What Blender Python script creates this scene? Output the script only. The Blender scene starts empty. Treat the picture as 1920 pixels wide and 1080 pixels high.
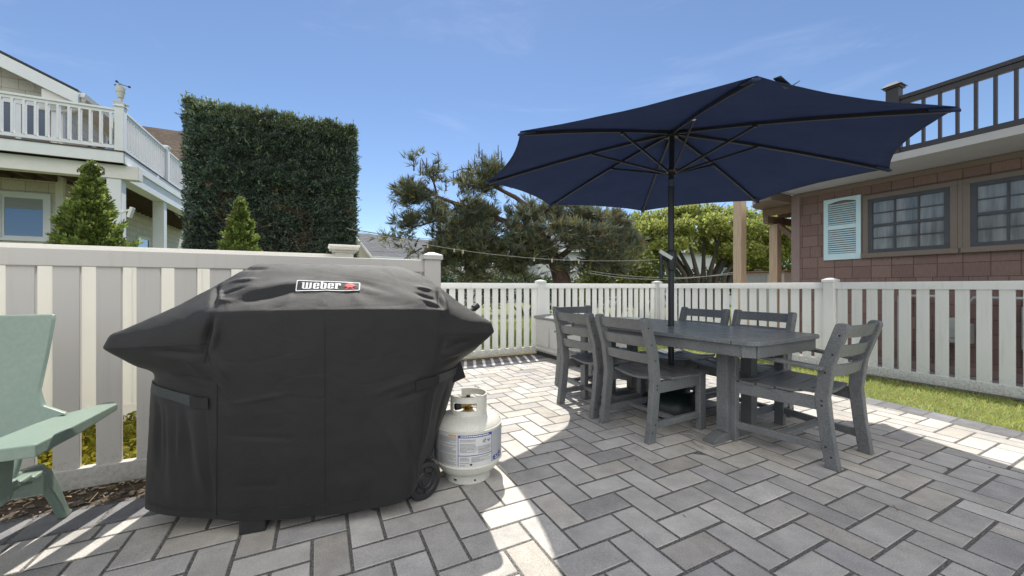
import bpy, bmesh, math, random
import numpy as np
from math import pi, sin, cos, radians, sqrt, atan2
from mathutils import Vector, Matrix, noise
from mathutils.bvhtree import BVHTree

random.seed(7)
RNG = np.random.default_rng(11)
sc = bpy.context.scene
COL = sc.collection
PHI = radians(26.6)
V = Vector((cos(PHI), sin(PHI), 0))       # along the back fence, to the right
U = Vector((-sin(PHI), cos(PHI), 0))      # along the right fence, away from the viewer

# ------------------------------------------------------------------ helpers
def tag(o, label=None, cat=None, group=None, kind=None):
    if label: o['label'] = label
    if cat: o['category'] = cat
    if group: o['group'] = group
    if kind: o['kind'] = kind
    return o

def thing(name, label, cat, loc=(0, 0, 0), rz=0.0, group=None):
    o = bpy.data.objects.new(name, None)
    o.empty_display_size = 0.1
    COL.objects.link(o)
    o.location = loc
    o.rotation_euler = (0, 0, rz)
    return tag(o, label, cat, group)

def copy_tree(o, parent=None):
    c = o.copy()
    COL.objects.link(c)
    c.parent = parent
    for ch in list(o.children):
        copy_tree(ch, c)
    return c

class MB:
    """collects polygons and links them as one mesh object"""
    def __init__(s):
        s.v = []; s.f = []; s.tint = []
    def add(s, vs, fs, t=None):
        b = len(s.v)
        s.v += [tuple(p) for p in vs]
        s.f += [tuple(i + b for i in f) for f in fs]
        s.tint += [t] * len(fs)
    def box(s, c, d, rz=0.0, m=None, t=None):
        hx, hy, hz = d[0] / 2, d[1] / 2, d[2] / 2
        vs = [Vector((x, y, z)) for z in (-hz, hz) for x, y in ((-hx, -hy), (hx, -hy), (hx, hy), (-hx, hy))]
        if m is not None: vs = [m @ p for p in vs]
        if rz: 
            r = Matrix.Rotation(rz, 3, 'Z'); vs = [r @ p for p in vs]
        c = Vector(c)
        s.add([p + c for p in vs], [(3, 2, 1, 0), (4, 5, 6, 7), (0, 1, 5, 4), (1, 2, 6, 5), (2, 3, 7, 6), (3, 0, 4, 7)], t)
    def bx(s, x0, x1, y0, y1, z0, z1, t=None):
        s.box(((x0 + x1) / 2, (y0 + y1) / 2, (z0 + z1) / 2), (x1 - x0, y1 - y0, z1 - z0), t=t)
    def bar(s, p0, p1, w, h, up=(0, 0, 1), t=None):
        p0 = Vector(p0); p1 = Vector(p1); d = (p1 - p0).normalized(); up = Vector(up)
        sd = d.cross(up)
        if sd.length < 1e-4: sd = d.cross(Vector((1, 0, 0)))
        sd.normalize(); u2 = sd.cross(d)
        q = [(-w / 2, -h / 2), (w / 2, -h / 2), (w / 2, h / 2), (-w / 2, h / 2)]
        vs = [p0 + sd * a + u2 * b for a, b in q] + [p1 + sd * a + u2 * b for a, b in q]
        s.add(vs, [(0, 1, 2, 3), (7, 6, 5, 4), (0, 4, 5, 1), (1, 5, 6, 2), (2, 6, 7, 3), (3, 7, 4, 0)], t)
    def tube(s, pts, r, n=8, cap=True, t=None):
        pts = [Vector(p) for p in pts]
        rs = r if isinstance(r, (list, tuple)) else [r] * len(pts)
        rings = []; ref = None
        for i, p in enumerate(pts):
            d = (pts[min(i + 1, len(pts) - 1)] - pts[max(i - 1, 0)]).normalized()
            if ref is None:
                ref = d.cross(Vector((0, 0, 1)))
                if ref.length < 1e-3: ref = d.cross(Vector((1, 0, 0)))
            ref = (ref - d * ref.dot(d)).normalized(); b = d.cross(ref)
            rings.append([p + (ref * cos(2 * pi * k / n) + b * sin(2 * pi * k / n)) * rs[i] for k in range(n)])
        vs = [q for rg in rings for q in rg]; fs = []
        for i in range(len(pts) - 1):
            for k in range(n):
                a = i * n + k; c = i * n + (k + 1) % n
                fs.append((a, c, c + n, a + n))
        if cap:
            fs.append(tuple(reversed(range(n)))); fs.append(tuple(range((len(pts) - 1) * n, len(pts) * n)))
        s.add(vs, fs, t)
    def lathe(s, prof, c=(0, 0, 0), n=40, t=None, a0=0, a1=2 * pi):
        full = abs(a1 - a0 - 2 * pi) < 1e-6
        m = n if full else n + 1
        vs = []; fs = []
        for r, z in prof:
            for k in range(m):
                a = a0 + (a1 - a0) * k / n
                vs.append((c[0] + r * cos(a), c[1] + r * sin(a), c[2] + z))
        for i in range(len(prof) - 1):
            for k in range(n):
                k2 = (k + 1) % m
                fs.append((i * m + k, i * m + k2, (i + 1) * m + k2, (i + 1) * m + k))
        s.add(vs, fs, t)
    def prism(s, poly, axis, a0, a1, t=None):
        """extrude a 2D polygon: axis 'x' -> poly is (y,z); 'y' -> (x,z); 'z' -> (x,y)"""
        def P(p, a):
            return {'x': (a, p[0], p[1]), 'y': (p[0], a, p[1]), 'z': (p[0], p[1], a)}[axis]
        n = len(poly)
        vs = [P(p, a0) for p in poly] + [P(p, a1) for p in poly]
        fs = [tuple(reversed(range(n))), tuple(range(n, 2 * n))] + [(i, (i + 1) % n, n + (i + 1) % n, n + i) for i in range(n)]
        s.add(vs, fs, t)
    def build(s, name, mat, parent=None, smooth=False, bevel=0.0, seg=2, sharp=35, fix=True):
        me = bpy.data.meshes.new(name)
        me.from_pydata(s.v, [], s.f)
        if fix:
            bm = bmesh.new(); bm.from_mesh(me)
            bmesh.ops.recalc_face_normals(bm, faces=bm.faces)
            bm.to_mesh(me); bm.free()
        if any(t is not None for t in s.tint):
            at = me.attributes.new('tint', 'FLOAT_COLOR', 'FACE')
            arr = np.array([(t if t is not None else (1, 1, 1)) for t in s.tint], dtype=np.float32)
            at.data.foreach_set('color', np.c_[arr, np.ones(len(arr), np.float32)].ravel())
        return finish(me, name, mat, parent, smooth, bevel, seg, sharp)

def finish(me, name, mat, parent=None, smooth=False, bevel=0.0, seg=2, sharp=35):
    me.materials.append(mat)
    o = bpy.data.objects.new(name, me)
    COL.objects.link(o)
    if smooth:
        me.polygons.foreach_set('use_smooth', [True] * len(me.polygons))
        try: me.set_sharp_from_angle(angle=radians(sharp))
        except Exception: pass
    if bevel:
        b = o.modifiers.new('bevel', 'BEVEL'); b.width = bevel; b.segments = seg
        b.limit_method = 'ANGLE'; b.angle_limit = radians(30)
    if parent: o.parent = parent
    return o

def np_mesh(name, verts, faces_n, nside, mat, parent=None, tint=None, smooth=False):
    """big mesh from arrays: verts (N,3), faces (M,nside)"""
    me = bpy.data.meshes.new(name)
    N = len(verts); M = len(faces_n)
    me.vertices.add(N); me.vertices.foreach_set('co', np.asarray(verts, np.float32).ravel())
    me.loops.add(M * nside); me.loops.foreach_set('vertex_index', np.asarray(faces_n, np.int32).ravel())
    me.polygons.add(M)
    me.polygons.foreach_set('loop_start', np.arange(0, M * nside, nside, dtype=np.int32))
    me.update(calc_edges=True)
    if tint is not None:
        at = me.attributes.new('tint', 'FLOAT_COLOR', 'FACE')
        t = np.c_[np.asarray(tint, np.float32), np.ones(M, np.float32)]
        at.data.foreach_set('color', t.ravel())
    return finish(me, name, mat, parent, smooth)

# ---------------------------------------------------------------- materials
def nodes_of(name):
    m = bpy.data.materials.new(name); m.use_nodes = True
    nt = m.node_tree; nt.nodes.clear()
    out = nt.nodes.new('ShaderNodeOutputMaterial')
    return m, nt, out

def mk(name, c, c2=None, scale=8.0, detail=4.0, rough=0.6, bump=0.0, bscale=60.0, metal=0.0, spec=0.5,
       transl=0.0, tint=False, sheen=0.0, stretch=None, amount=1.0, speck=None, alpha_=None, coat=0.0):
    m, nt, out = nodes_of(name)
    N = nt.nodes.new; L = nt.links.new
    p = N('ShaderNodeBsdfPrincipled')
    p.inputs['Roughness'].default_value = rough; p.inputs['Metallic'].default_value = metal
    p.inputs['Specular IOR Level'].default_value = spec
    p.inputs['Sheen Weight'].default_value = sheen
    p.inputs['Coat Weight'].default_value = coat
    tc = N('ShaderNodeTexCoord'); mp = N('ShaderNodeMapping'); L(tc.outputs['Object'], mp.inputs[0])
    if stretch: mp.inputs['Scale'].default_value = stretch
    col = None
    if c2 is not None:
        n = N('ShaderNodeTexNoise'); n.inputs['Scale'].default_value = scale; n.inputs['Detail'].default_value = detail
        n.inputs['Roughness'].default_value = 0.6
        L(mp.outputs[0], n.inputs['Vector'])
        r = N('ShaderNodeMapRange'); r.inputs[1].default_value = 0.3; r.inputs[2].default_value = 0.7
        L(n.outputs['Fac'], r.inputs[0])
        mx = N('ShaderNodeMix'); mx.data_type = 'RGBA'
        mx.inputs[6].default_value = (*c, 1); mx.inputs[7].default_value = (*c2, 1)
        L(r.outputs[0], mx.inputs[0]); col = mx.outputs[2]
    else:
        rg = N('ShaderNodeRGB'); rg.outputs[0].default_value = (*c, 1); col = rg.outputs[0]
    if speck:
        n = N('ShaderNodeTexNoise'); n.inputs['Scale'].default_value = speck[0]; n.inputs['Detail'].default_value = 2
        L(mp.outputs[0], n.inputs['Vector'])
        r = N('ShaderNodeMapRange'); r.inputs[1].default_value = 0.35; r.inputs[2].default_value = 0.65
        r.inputs[3].default_value = 1 - speck[1]; r.inputs[4].default_value = 1 + speck[1]
        L(n.outputs['Fac'], r.inputs[0])
        mx = N('ShaderNodeMix'); mx.data_type = 'RGBA'; mx.blend_type = 'MULTIPLY'; mx.inputs[0].default_value = 1
        L(col, mx.inputs[6]); L(r.outputs[0], mx.inputs[7]); col = mx.outputs[2]
    if tint:
        a = N('ShaderNodeAttribute'); a.attribute_name = 'tint'
        mx = N('ShaderNodeMix'); mx.data_type = 'RGBA'; mx.blend_type = 'MULTIPLY'; mx.inputs[0].default_value = 1
        L(col, mx.inputs[6]); L(a.outputs['Color'], mx.inputs[7]); col = mx.outputs[2]
    L(col, p.inputs['Base Color'])
    if bump:
        n = N('ShaderNodeTexNoise'); n.inputs['Scale'].default_value = bscale; n.inputs['Detail'].default_value = 5
        L(mp.outputs[0], n.inputs['Vector'])
        b = N('ShaderNodeBump'); b.inputs['Strength'].default_value = bump; b.inputs['Distance'].default_value = 0.01
        L(n.outputs['Fac'], b.inputs['Height']); L(b.outputs[0], p.inputs['Normal'])
    if transl:
        t = N('ShaderNodeBsdfTranslucent'); L(col, t.inputs['Color'])
        mxs = N('ShaderNodeMixShader'); mxs.inputs[0].default_value = transl
        L(p.outputs[0], mxs.inputs[1]); L(t.outputs[0], mxs.inputs[2]); L(mxs.outputs[0], out.inputs[0])
    else:
        L(p.outputs[0], out.inputs[0])
    return m

def shingle_mat(name, c, c2, cw=0.16, ch=0.145, rough=0.8, axis_rot=(pi / 2, 0, 0), gap=0.010, gapc=0.35, bump=0.6):
    """courses of shingles: brick texture laid on the wall's own x/z (local object coordinates)"""
    m, nt, out = nodes_of(name)
    N = nt.nodes.new; L = nt.links.new
    p = N('ShaderNodeBsdfPrincipled'); p.inputs['Roughness'].default_value = rough
    p.inputs['Specular IOR Level'].default_value = 0.25
    tc = N('ShaderNodeTexCoord'); sp = N('ShaderNodeSeparateXYZ'); L(tc.outputs['Object'], sp.inputs[0])
    ad = N('ShaderNodeMath'); ad.operation = 'ADD'; L(sp.outputs[0], ad.inputs[0]); L(sp.outputs[1], ad.inputs[1])
    cb = N('ShaderNodeCombineXYZ'); L(ad.outputs[0], cb.inputs[0]); L(sp.outputs[2], cb.inputs[1])
    # wobble
    nw = N('ShaderNodeTexNoise'); nw.inputs['Scale'].default_value = 1.3; L(cb.outputs[0], nw.inputs['Vector'])
    br = N('ShaderNodeTexBrick')
    br.inputs['Scale'].default_value = 1.0
    br.inputs['Brick Width'].default_value = cw; br.inputs['Row Height'].default_value = ch
    br.inputs['Mortar Size'].default_value = gap * 0.4; br.inputs['Mortar Smooth'].default_value = 0.1
    br.inputs['Bias'].default_value = 0.0
    br.offset = 0.37; br.offset_frequency = 1; br.squash = 0.7; br.squash_frequency = 3
    br.inputs['Color1'].default_value = (*c, 1); br.inputs['Color2'].default_value = (*c2, 1)
    br.inputs['Mortar'].default_value = (*[x * gapc for x in c], 1)
    L(cb.outputs[0], br.inputs['Vector'])
    n = N('ShaderNodeTexNoise'); n.inputs['Scale'].default_value = 30; n.inputs['Detail'].default_value = 4
    mp = N('ShaderNodeMapping'); mp.inputs['Scale'].default_value = (3.0, 0.35, 1); L(cb.outputs[0], mp.inputs[0]); L(mp.outputs[0], n.inputs['Vector'])
    r = N('ShaderNodeMapRange'); r.inputs[1].default_value = 0.25; r.inputs[2].default_value = 0.75; r.inputs[3].default_value = 0.86; r.inputs[4].default_value = 1.14
    L(n.outputs['Fac'], r.inputs[0])
    mx = N('ShaderNodeMix'); mx.data_type = 'RGBA'; mx.blend_type = 'MULTIPLY'; mx.inputs[0].default_value = 1
    L(br.outputs['Color'], mx.inputs[6]); L(r.outputs[0], mx.inputs[7]); L(mx.outputs[2], p.inputs['Base Color'])
    # each course stands proud at its lower edge
    dv = N('ShaderNodeMath'); dv.operation = 'DIVIDE'; L(sp.outputs[2], dv.inputs[0]); dv.inputs[1].default_value = ch
    fr = N('ShaderNodeMath'); fr.operation = 'FRACT'; L(dv.outputs[0], fr.inputs[0])
    sb = N('ShaderNodeMath'); sb.operation = 'SUBTRACT'; sb.inputs[0].default_value = 1.0; L(fr.outputs[0], sb.inputs[1])
    s2 = N('ShaderNodeMath'); s2.operation = 'SUBTRACT'; L(sb.outputs[0], s2.inputs[0]); L(br.outputs['Fac'], s2.inputs[1])
    b = N('ShaderNodeBump'); b.inputs['Strength'].default_value = bump; b.inputs['Distance'].default_value = 0.012
    L(s2.outputs[0], b.inputs['Height']); L(b.outputs[0], p.inputs['Normal'])
    L(p.outputs[0], out.inputs[0])
    return m

def leaf_mat(name, c, transl=0.35, rough=0.55):
    return mk(name, c, tuple(x * 0.75 for x in c), scale=1.3, rough=rough, transl=transl, tint=True, spec=0.3)

def vinyl_mat(name, c, c2, transl, dirt=.5, top=.45):
    """moulded vinyl: slight mottling, rain streaks, and soil splashed up from the ground"""
    m, nt, out = nodes_of(name); N = nt.nodes.new; L = nt.links.new
    p = N('ShaderNodeBsdfPrincipled'); p.inputs['Roughness'].default_value = .38; p.inputs['Specular IOR Level'].default_value = .45
    tc = N('ShaderNodeTexCoord'); sp = N('ShaderNodeSeparateXYZ'); L(tc.outputs['Object'], sp.inputs[0])
    n1 = N('ShaderNodeTexNoise'); n1.inputs['Scale'].default_value = 3; n1.inputs['Detail'].default_value = 4; L(tc.outputs['Object'], n1.inputs['Vector'])
    mx = N('ShaderNodeMix'); mx.data_type = 'RGBA'; mx.inputs[6].default_value = (*c, 1); mx.inputs[7].default_value = (*c2, 1); L(n1.outputs['Fac'], mx.inputs[0])
    mp = N('ShaderNodeMapping'); mp.inputs['Scale'].default_value = (26, 26, 1.6); L(tc.outputs['Object'], mp.inputs[0])
    n2 = N('ShaderNodeTexNoise'); n2.inputs['Scale'].default_value = 1; n2.inputs['Detail'].default_value = 5; L(mp.outputs[0], n2.inputs['Vector'])
    r2 = N('ShaderNodeMapRange'); r2.inputs[1].default_value = .55; r2.inputs[2].default_value = .78; r2.inputs[4].default_value = .16; L(n2.outputs['Fac'], r2.inputs[0])
    n3 = N('ShaderNodeTexNoise'); n3.inputs['Scale'].default_value = 42; n3.inputs['Detail'].default_value = 6; n3.inputs['Roughness'].default_value = .7; L(tc.outputs['Object'], n3.inputs['Vector'])
    hz = N('ShaderNodeMapRange'); hz.inputs[1].default_value = top; hz.inputs[2].default_value = 0; hz.inputs[3].default_value = -.28; hz.inputs[4].default_value = .16; L(sp.outputs[2], hz.inputs[0])
    a = N('ShaderNodeMath'); a.operation = 'ADD'; L(n3.outputs['Fac'], a.inputs[0]); L(hz.outputs[0], a.inputs[1])
    r3 = N('ShaderNodeMapRange'); r3.inputs[1].default_value = .50; r3.inputs[2].default_value = .72; r3.inputs[4].default_value = dirt; L(a.outputs[0], r3.inputs[0])
    sm = N('ShaderNodeMath'); sm.operation = 'MAXIMUM'; L(r2.outputs[0], sm.inputs[0]); L(r3.outputs[0], sm.inputs[1])
    m2 = N('ShaderNodeMix'); m2.data_type = 'RGBA'; L(sm.outputs[0], m2.inputs[0]); L(mx.outputs[2], m2.inputs[6]); m2.inputs[7].default_value = (.30, .27, .21, 1)
    L(m2.outputs[2], p.inputs['Base Color'])
    t = N('ShaderNodeBsdfTranslucent'); L(m2.outputs[2], t.inputs['Color'])
    ms = N('ShaderNodeMixShader'); ms.inputs[0].default_value = transl; L(p.outputs[0], ms.inputs[1]); L(t.outputs[0], ms.inputs[2]); L(ms.outputs[0], out.inputs[0])
    return m

def paver_mat(name, c, c2, dark):
    """cast concrete: sandy speckle, cloudy blend inside each stone, and stains that run across stones"""
    m, nt, out = nodes_of(name); N = nt.nodes.new; L = nt.links.new
    p = N('ShaderNodeBsdfPrincipled'); p.inputs['Roughness'].default_value = .85; p.inputs['Specular IOR Level'].default_value = .25
    tc = N('ShaderNodeTexCoord'); at_ = N('ShaderNodeAttribute'); at_.attribute_name = 'tint'
    # shift the cloud pattern from stone to stone by its own tint
    sc_ = N('ShaderNodeVectorMath'); sc_.operation = 'SCALE'; sc_.inputs['Scale'].default_value = 37; L(at_.outputs['Vector'], sc_.inputs[0])
    of = N('ShaderNodeVectorMath'); of.operation = 'ADD'; L(tc.outputs['Object'], of.inputs[0]); L(sc_.outputs[0], of.inputs[1])
    def nz_(scale, det, ro, vec, lo, hi, o0, o1):
        n = N('ShaderNodeTexNoise'); n.inputs['Scale'].default_value = scale; n.inputs['Detail'].default_value = det; n.inputs['Roughness'].default_value = ro; L(vec, n.inputs['Vector'])
        r = N('ShaderNodeMapRange'); r.inputs[1].default_value = lo; r.inputs[2].default_value = hi; r.inputs[3].default_value = o0; r.inputs[4].default_value = o1; L(n.outputs['Fac'], r.inputs[0]); return n, r
    _, blend = nz_(9, 6, .62, of.outputs[0], .32, .68, 0, 1)
    mx = N('ShaderNodeMix'); mx.data_type = 'RGBA'; mx.inputs[6].default_value = (*c, 1); mx.inputs[7].default_value = (*c2, 1); L(blend.outputs[0], mx.inputs[0])
    col = mx.outputs[2]
    def mul(col, fac):
        q = N('ShaderNodeMix'); q.data_type = 'RGBA'; q.blend_type = 'MULTIPLY'; q.inputs[0].default_value = 1; L(col, q.inputs[6]); L(fac, q.inputs[7]); return q.outputs[2]
    sp_, s1 = nz_(190, 3, .6, tc.outputs['Object'], .33, .67, .80, 1.20); col = mul(col, s1.outputs[0])
    _, s2 = nz_(2.3, 7, .65, tc.outputs['Object'], .35, .70, .84, 1.08); col = mul(col, s2.outputs[0])
    _, s3 = nz_(26, 8, .75, tc.outputs['Object'], .62, .72, 1.0, .78); col = mul(col, s3.outputs[0])
    col = mul(col, at_.outputs['Color'])
    L(col, p.inputs['Base Color'])
    b = N('ShaderNodeBump'); b.inputs['Strength'].default_value = .45; b.inputs['Distance'].default_value = .004; L(sp_.outputs['Fac'], b.inputs['Height']); L(b.outputs[0], p.inputs['Normal'])
    L(p.outputs[0], out.inputs[0]); return m

M = {}
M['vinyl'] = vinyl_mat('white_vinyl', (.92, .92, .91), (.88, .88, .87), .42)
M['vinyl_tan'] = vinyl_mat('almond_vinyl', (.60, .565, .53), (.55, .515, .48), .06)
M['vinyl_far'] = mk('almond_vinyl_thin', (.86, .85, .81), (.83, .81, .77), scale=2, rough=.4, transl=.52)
M['paver'] = paver_mat('concrete_paver', (.525, .50, .465), (.40, .385, .365), False)
M['paver_dark'] = paver_mat('charcoal_paver', (.215, .213, .215), (.15, .15, .155), True)
M['sand'] = mk('joint_grit', (.24, .23, .21), (.035, .034, .033), scale=135, detail=2, rough=.95, bump=1.0, bscale=150)
M['soil'] = mk('soil', (.11, .085, .06), (.05, .04, .03), scale=22, detail=6, rough=.95, bump=.9, bscale=45)
M['lawn'] = mk('lawn_soil', (.17, .19, .06), (.11, .13, .045), scale=7, detail=6, rough=.95, bump=.6, bscale=60)
M['gravel'] = mk('pale_gravel', (.42, .40, .38), (.16, .15, .14), scale=38, detail=3, rough=.9, bump=1.0, bscale=40)
M['cover'] = mk('black_polyester', (.0045, .0043, .0045), (.0034, .0032, .0034), scale=60, rough=.56, bump=.45, bscale=380, spec=.46, sheen=.08, speck=(420, .5))
M['strap'] = mk('black_webbing', (.05, .055, .058), (.04, .045, .048), scale=50, rough=.6, bump=.2, bscale=300)
M['hookloop'] = mk('hook_and_loop', (.012, .012, .013), (.02, .02, .02), scale=200, rough=.95)
M['blackplastic'] = mk('black_plastic', (.018, .018, .019), (.026, .026, .027), scale=20, rough=.5, bump=.1)
M['white_print'] = mk('white_print', (.78, .78, .77), (.7, .7, .7), scale=200, rough=.6)
M['red_print'] = mk('red_print', (.55, .025, .03), (.48, .02, .03), scale=200, rough=.6)
M['patch'] = mk('woven_patch', (.035, .036, .037), (.06, .06, .06), scale=300, rough=.8)
M['tank'] = mk('cream_enamel', (.67, .655, .59), (.62, .605, .54), scale=6, rough=.38, speck=(90, .05), bump=.04, bscale=30)
M['brass'] = mk('brass', (.35, .22, .07), (.28, .18, .06), scale=20, rough=.4, metal=1)
M['label'] = mk('paper_label', (.60, .60, .585), (.53, .53, .52), scale=10, rough=.5)
M['label_grey'] = mk('grey_label', (.42, .425, .45), (.39, .40, .42), scale=10, rough=.5)
M['ink'] = mk('grey_ink', (.20, .20, .21), (.27, .27, .27), scale=300, rough=.6)
M['ink_blue'] = mk('blue_ink', (.04, .06, .26), (.05, .08, .30), scale=60, rough=.5)
M['ink_orange'] = mk('orange_ink', (.65, .30, .06), (.6, .27, .05), scale=60, rough=.5)
M['mint'] = mk('mint_plastic', (.200, .262, .216), (.182, .242, .20), scale=4, rough=.42, speck=(60, .04), bump=.05, bscale=50)
M['lumber'] = mk('grey_poly_lumber', (.175, .180, .183), (.120, .126, .130), scale=5, detail=7, rough=.40, bump=.3, bscale=90, speck=(120, .2))
M['canopy'] = mk('navy_canvas', (.064, .090, .185), (.054, .077, .160), scale=4, rough=.85, transl=.47, bump=.1, bscale=300, spec=.2)
M['pole'] = mk('black_bronze_metal', (.018, .019, .026), (.024, .025, .03), scale=10, rough=.35, spec=.5)
M['steel'] = mk('bright_steel', (.6, .6, .6), (.5, .5, .5), scale=20, rough=.25, metal=1)
M['base_green'] = mk('dark_green_plastic', (.004, .011, .010), (.006, .015, .013), scale=8, rough=.45)
M['box'] = mk('greige_resin', (.56, .55, .52), (.52, .51, .49), scale=8, rough=.5, bump=.1)
M['box_lid'] = mk('taupe_resin', (.22, .225, .225), (.19, .195, .195), scale=20, rough=.5, bump=.2, bscale=80)
M['white_paint'] = mk('white_paint', (.66, .68, .70), (.61, .63, .65), scale=3, rough=.5)
M['cream_shingle'] = shingle_mat('cream_shingle', (.57, .53, .475), (.51, .475, .43), cw=.42, ch=.26)
M['white_shingle'] = shingle_mat('white_shingle', (.62, .61, .59), (.56, .55, .53), cw=.3, ch=.2)
M['beige_trim'] = mk('beige_trim', (.68, .665, .63), (.63, .615, .585), scale=3, rough=.55)
M['deck_wood'] = mk('brown_deck_wood', (.115, .075, .052), (.075, .05, .036), scale=5, rough=.8, stretch=(1, 6, 6), bump=.3)
M['glass_dark'] = mk('window_glass', (.02, .028, .04), (.03, .04, .055), scale=1, rough=.04, spec=.9)
M['glass_blue'] = mk('door_glass', (.035, .05, .085), (.045, .06, .10), scale=1, rough=.05, spec=.9)
M['blind'] = mk('window_blind', (.30, .31, .32), (.25, .26, .27), scale=6, rough=.6, stretch=(.3, .3, 30))
M['roof_brown'] = shingle_mat('brown_asphalt_shingle', (.155, .115, .088), (.105, .08, .065), cw=.3, ch=.14, rough=.95)
M['roof_grey'] = shingle_mat('grey_asphalt_shingle', (.15, .155, .165), (.115, .12, .13), cw=.3, ch=.14, rough=.95)
M['roof_dark'] = mk('dark_asphalt', (.035, .035, .04), (.05, .05, .05), scale=40, rough=.95, bump=.4)
M['brown_shingle'] = shingle_mat('brown_cedar_shingle', (.225, .150, .130), (.178, .118, .104), cw=.235, ch=.185, gap=.010, gapc=.5, bump=.9)
M['brown_trim'] = mk('brown_trim', (.26, .19, .175), (.235, .17, .157), scale=5, rough=.6)
M['taupe_trim'] = mk('taupe_trim', (.185, .145, .12), (.165, .13, .108), scale=5, rough=.55)
M['soffit'] = mk('grey_soffit', (.48, .48, .52), (.44, .44, .48), scale=4, rough=.6)
M['fascia'] = mk('pale_fascia', (.40, .39, .385), (.35, .34, .335), scale=3, rough=.6)
M['aqua'] = mk('aqua_shutter', (.56, .74, .79), (.53, .70, .75), scale=5, rough=.45)
M['sash'] = mk('dark_sash', (.045, .05, .06), (.06, .065, .075), scale=6, rough=.5)
M['screen'] = mk('curtained_glass', (.085, .095, .10), (.27, .28, .28), scale=2.0, rough=.12, spec=.7, stretch=(5, 5, .5))
M['rail_black'] = mk('dark_bronze_rail', (.028, .024, .027), (.035, .03, .032), scale=5, rough=.5)
M['pine_post'] = mk('treated_pine', (.56, .43, .30), (.42, .31, .21), scale=4, rough=.75, stretch=(9, 9, .7), bump=.3)
M['pine_beam'] = mk('treated_pine_beam', (.25, .165, .11), (.17, .11, .075), scale=4, rough=.75, stretch=(2, 2, 9), bump=.3)
M['ac'] = mk('cream_metal', (.5, .5, .46), (.45, .45, .42), scale=5, rough=.5)
M['ply'] = mk('rusty_board', (.30, .13, .05), (.21, .095, .045), scale=6, rough=.7)
M['meter'] = mk('meter_grey', (.40, .42, .40), (.35, .37, .35), scale=8, rough=.5, metal=.2)
M['galv'] = mk('galvanised_pipe', (.45, .46, .46), (.36, .37, .37), scale=12, rough=.45, metal=.6)
M['bark'] = mk('pine_bark', (.115, .066, .05), (.04, .027, .023), scale=14, rough=.95, stretch=(1, 1, .35), bump=1.0, bscale=28)
M['bark_grey'] = mk('grey_bark', (.105, .09, .072), (.06, .052, .043), scale=14, rough=.95, stretch=(1, 1, .3), bump=.8, bscale=30)
M['hedge_core'] = mk('hedge_twigs', (.022, .026, .018), (.03, .024, .022), scale=9, rough=.95, bump=1.0, bscale=20)
M['leaf_hedge'] = leaf_mat('cypress_spray', (.125, .175, .135), .3)
M['leaf_arb'] = leaf_mat('arborvitae_spray', (.17, .225, .06), .4)
M['leaf_pine'] = leaf_mat('pine_needles', (.15, .172, .115), .3)
M['leaf_tree'] = leaf_mat('leafy_crown', (.35, .40, .12), .5)
M['leaf_shrub'] = leaf_mat('shrub_leaves', (.14, .175, .055), .4)
M['grass'] = leaf_mat('grass_blades', (.46, .52, .17), .45)
M['cover_plant'] = leaf_mat('yellow_groundcover', (.36, .33, .035), .45)
M['litter'] = mk('dry_litter', (.20, .15, .10), (.09, .068, .05), scale=30, rough=.95, tint=True)
M['pole_wood'] = mk('weathered_pole', (.13, .11, .095), (.085, .072, .062), scale=6, rough=.9)
M['wire'] = mk('black_cable', (.03, .03, .032), (.04, .04, .04), scale=6, rough=.6)
M['rope'] = mk('pale_rope', (.36, .36, .32), (.28, .28, .25), scale=50, rough=.9)
M['peg'] = mk('wood_peg', (.55, .48, .36), (.5, .43, .32), scale=30, rough=.8)
M['white_plastic'] = mk('white_plastic', (.72, .72, .70), (.66, .66, .64), scale=10, rough=.4)
M['siding_far'] = mk('far_white_siding', (.50, .52, .54), (.45, .47, .50), scale=2, rough=.7, stretch=(.2, .2, 14))
M['siding_cream'] = mk('far_cream_siding', (.50, .47, .40), (.44, .41, .36), scale=2, rough=.7, stretch=(.2, .2, 14))
M['weed'] = mk('weed_stalk', (.10, .085, .04), (.06, .06, .025), scale=40, rough=.9)
M['lumber_top'] = mk('table_top_lumber', (.185, .195, .205), (.13, .138, .146), scale=5, detail=7, rough=.24, bump=.12, bscale=90, speck=(120, .2))
# ---------------------------------------------------------------- camera, sky, sun
cd = bpy.data.cameras.new('camera'); cam = bpy.data.objects.new('camera', cd); COL.objects.link(cam)
cd.sensor_width = 36; cd.lens = 13.5; cd.shift_y = -0.0012; cd.clip_start = .05; cd.clip_end = 2000
cam.location = (0, 0, 1.16); cam.rotation_euler = (pi / 2, 0, 0)
sc.camera = cam
SUN_EL, SUN_AZ = radians(56.8), radians(-6.5)
sd = Vector((sin(SUN_AZ) * cos(SUN_EL), cos(SUN_AZ) * cos(SUN_EL), sin(SUN_EL)))
ld = bpy.data.lights.new('sun', 'SUN'); ld.energy = 3.8; ld.angle = radians(.53); ld.color = (1, .955, .87)
lo = bpy.data.objects.new('sun', ld); COL.objects.link(lo); lo.rotation_euler = sd.to_track_quat('Z', 'Y').to_euler(); lo.location = (0, 0, 30)
w = bpy.data.worlds.new('World'); sc.world = w; w.use_nodes = True
nt = w.node_tree; nt.nodes.clear(); N_ = nt.nodes.new; L_k = nt.links.new
sk = N_('ShaderNodeTexSky'); sk.sky_type = 'NISHITA'; sk.sun_disc = False
sk.sun_elevation = SUN_EL; sk.sun_rotation = SUN_AZ; sk.air_density = .78; sk.dust_density = .05; sk.ozone_density = 2.3; sk.altitude = 0
bg = N_('ShaderNodeBackground'); bg.inputs[1].default_value = .088; L_k(sk.outputs[0], bg.inputs[0])
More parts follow.
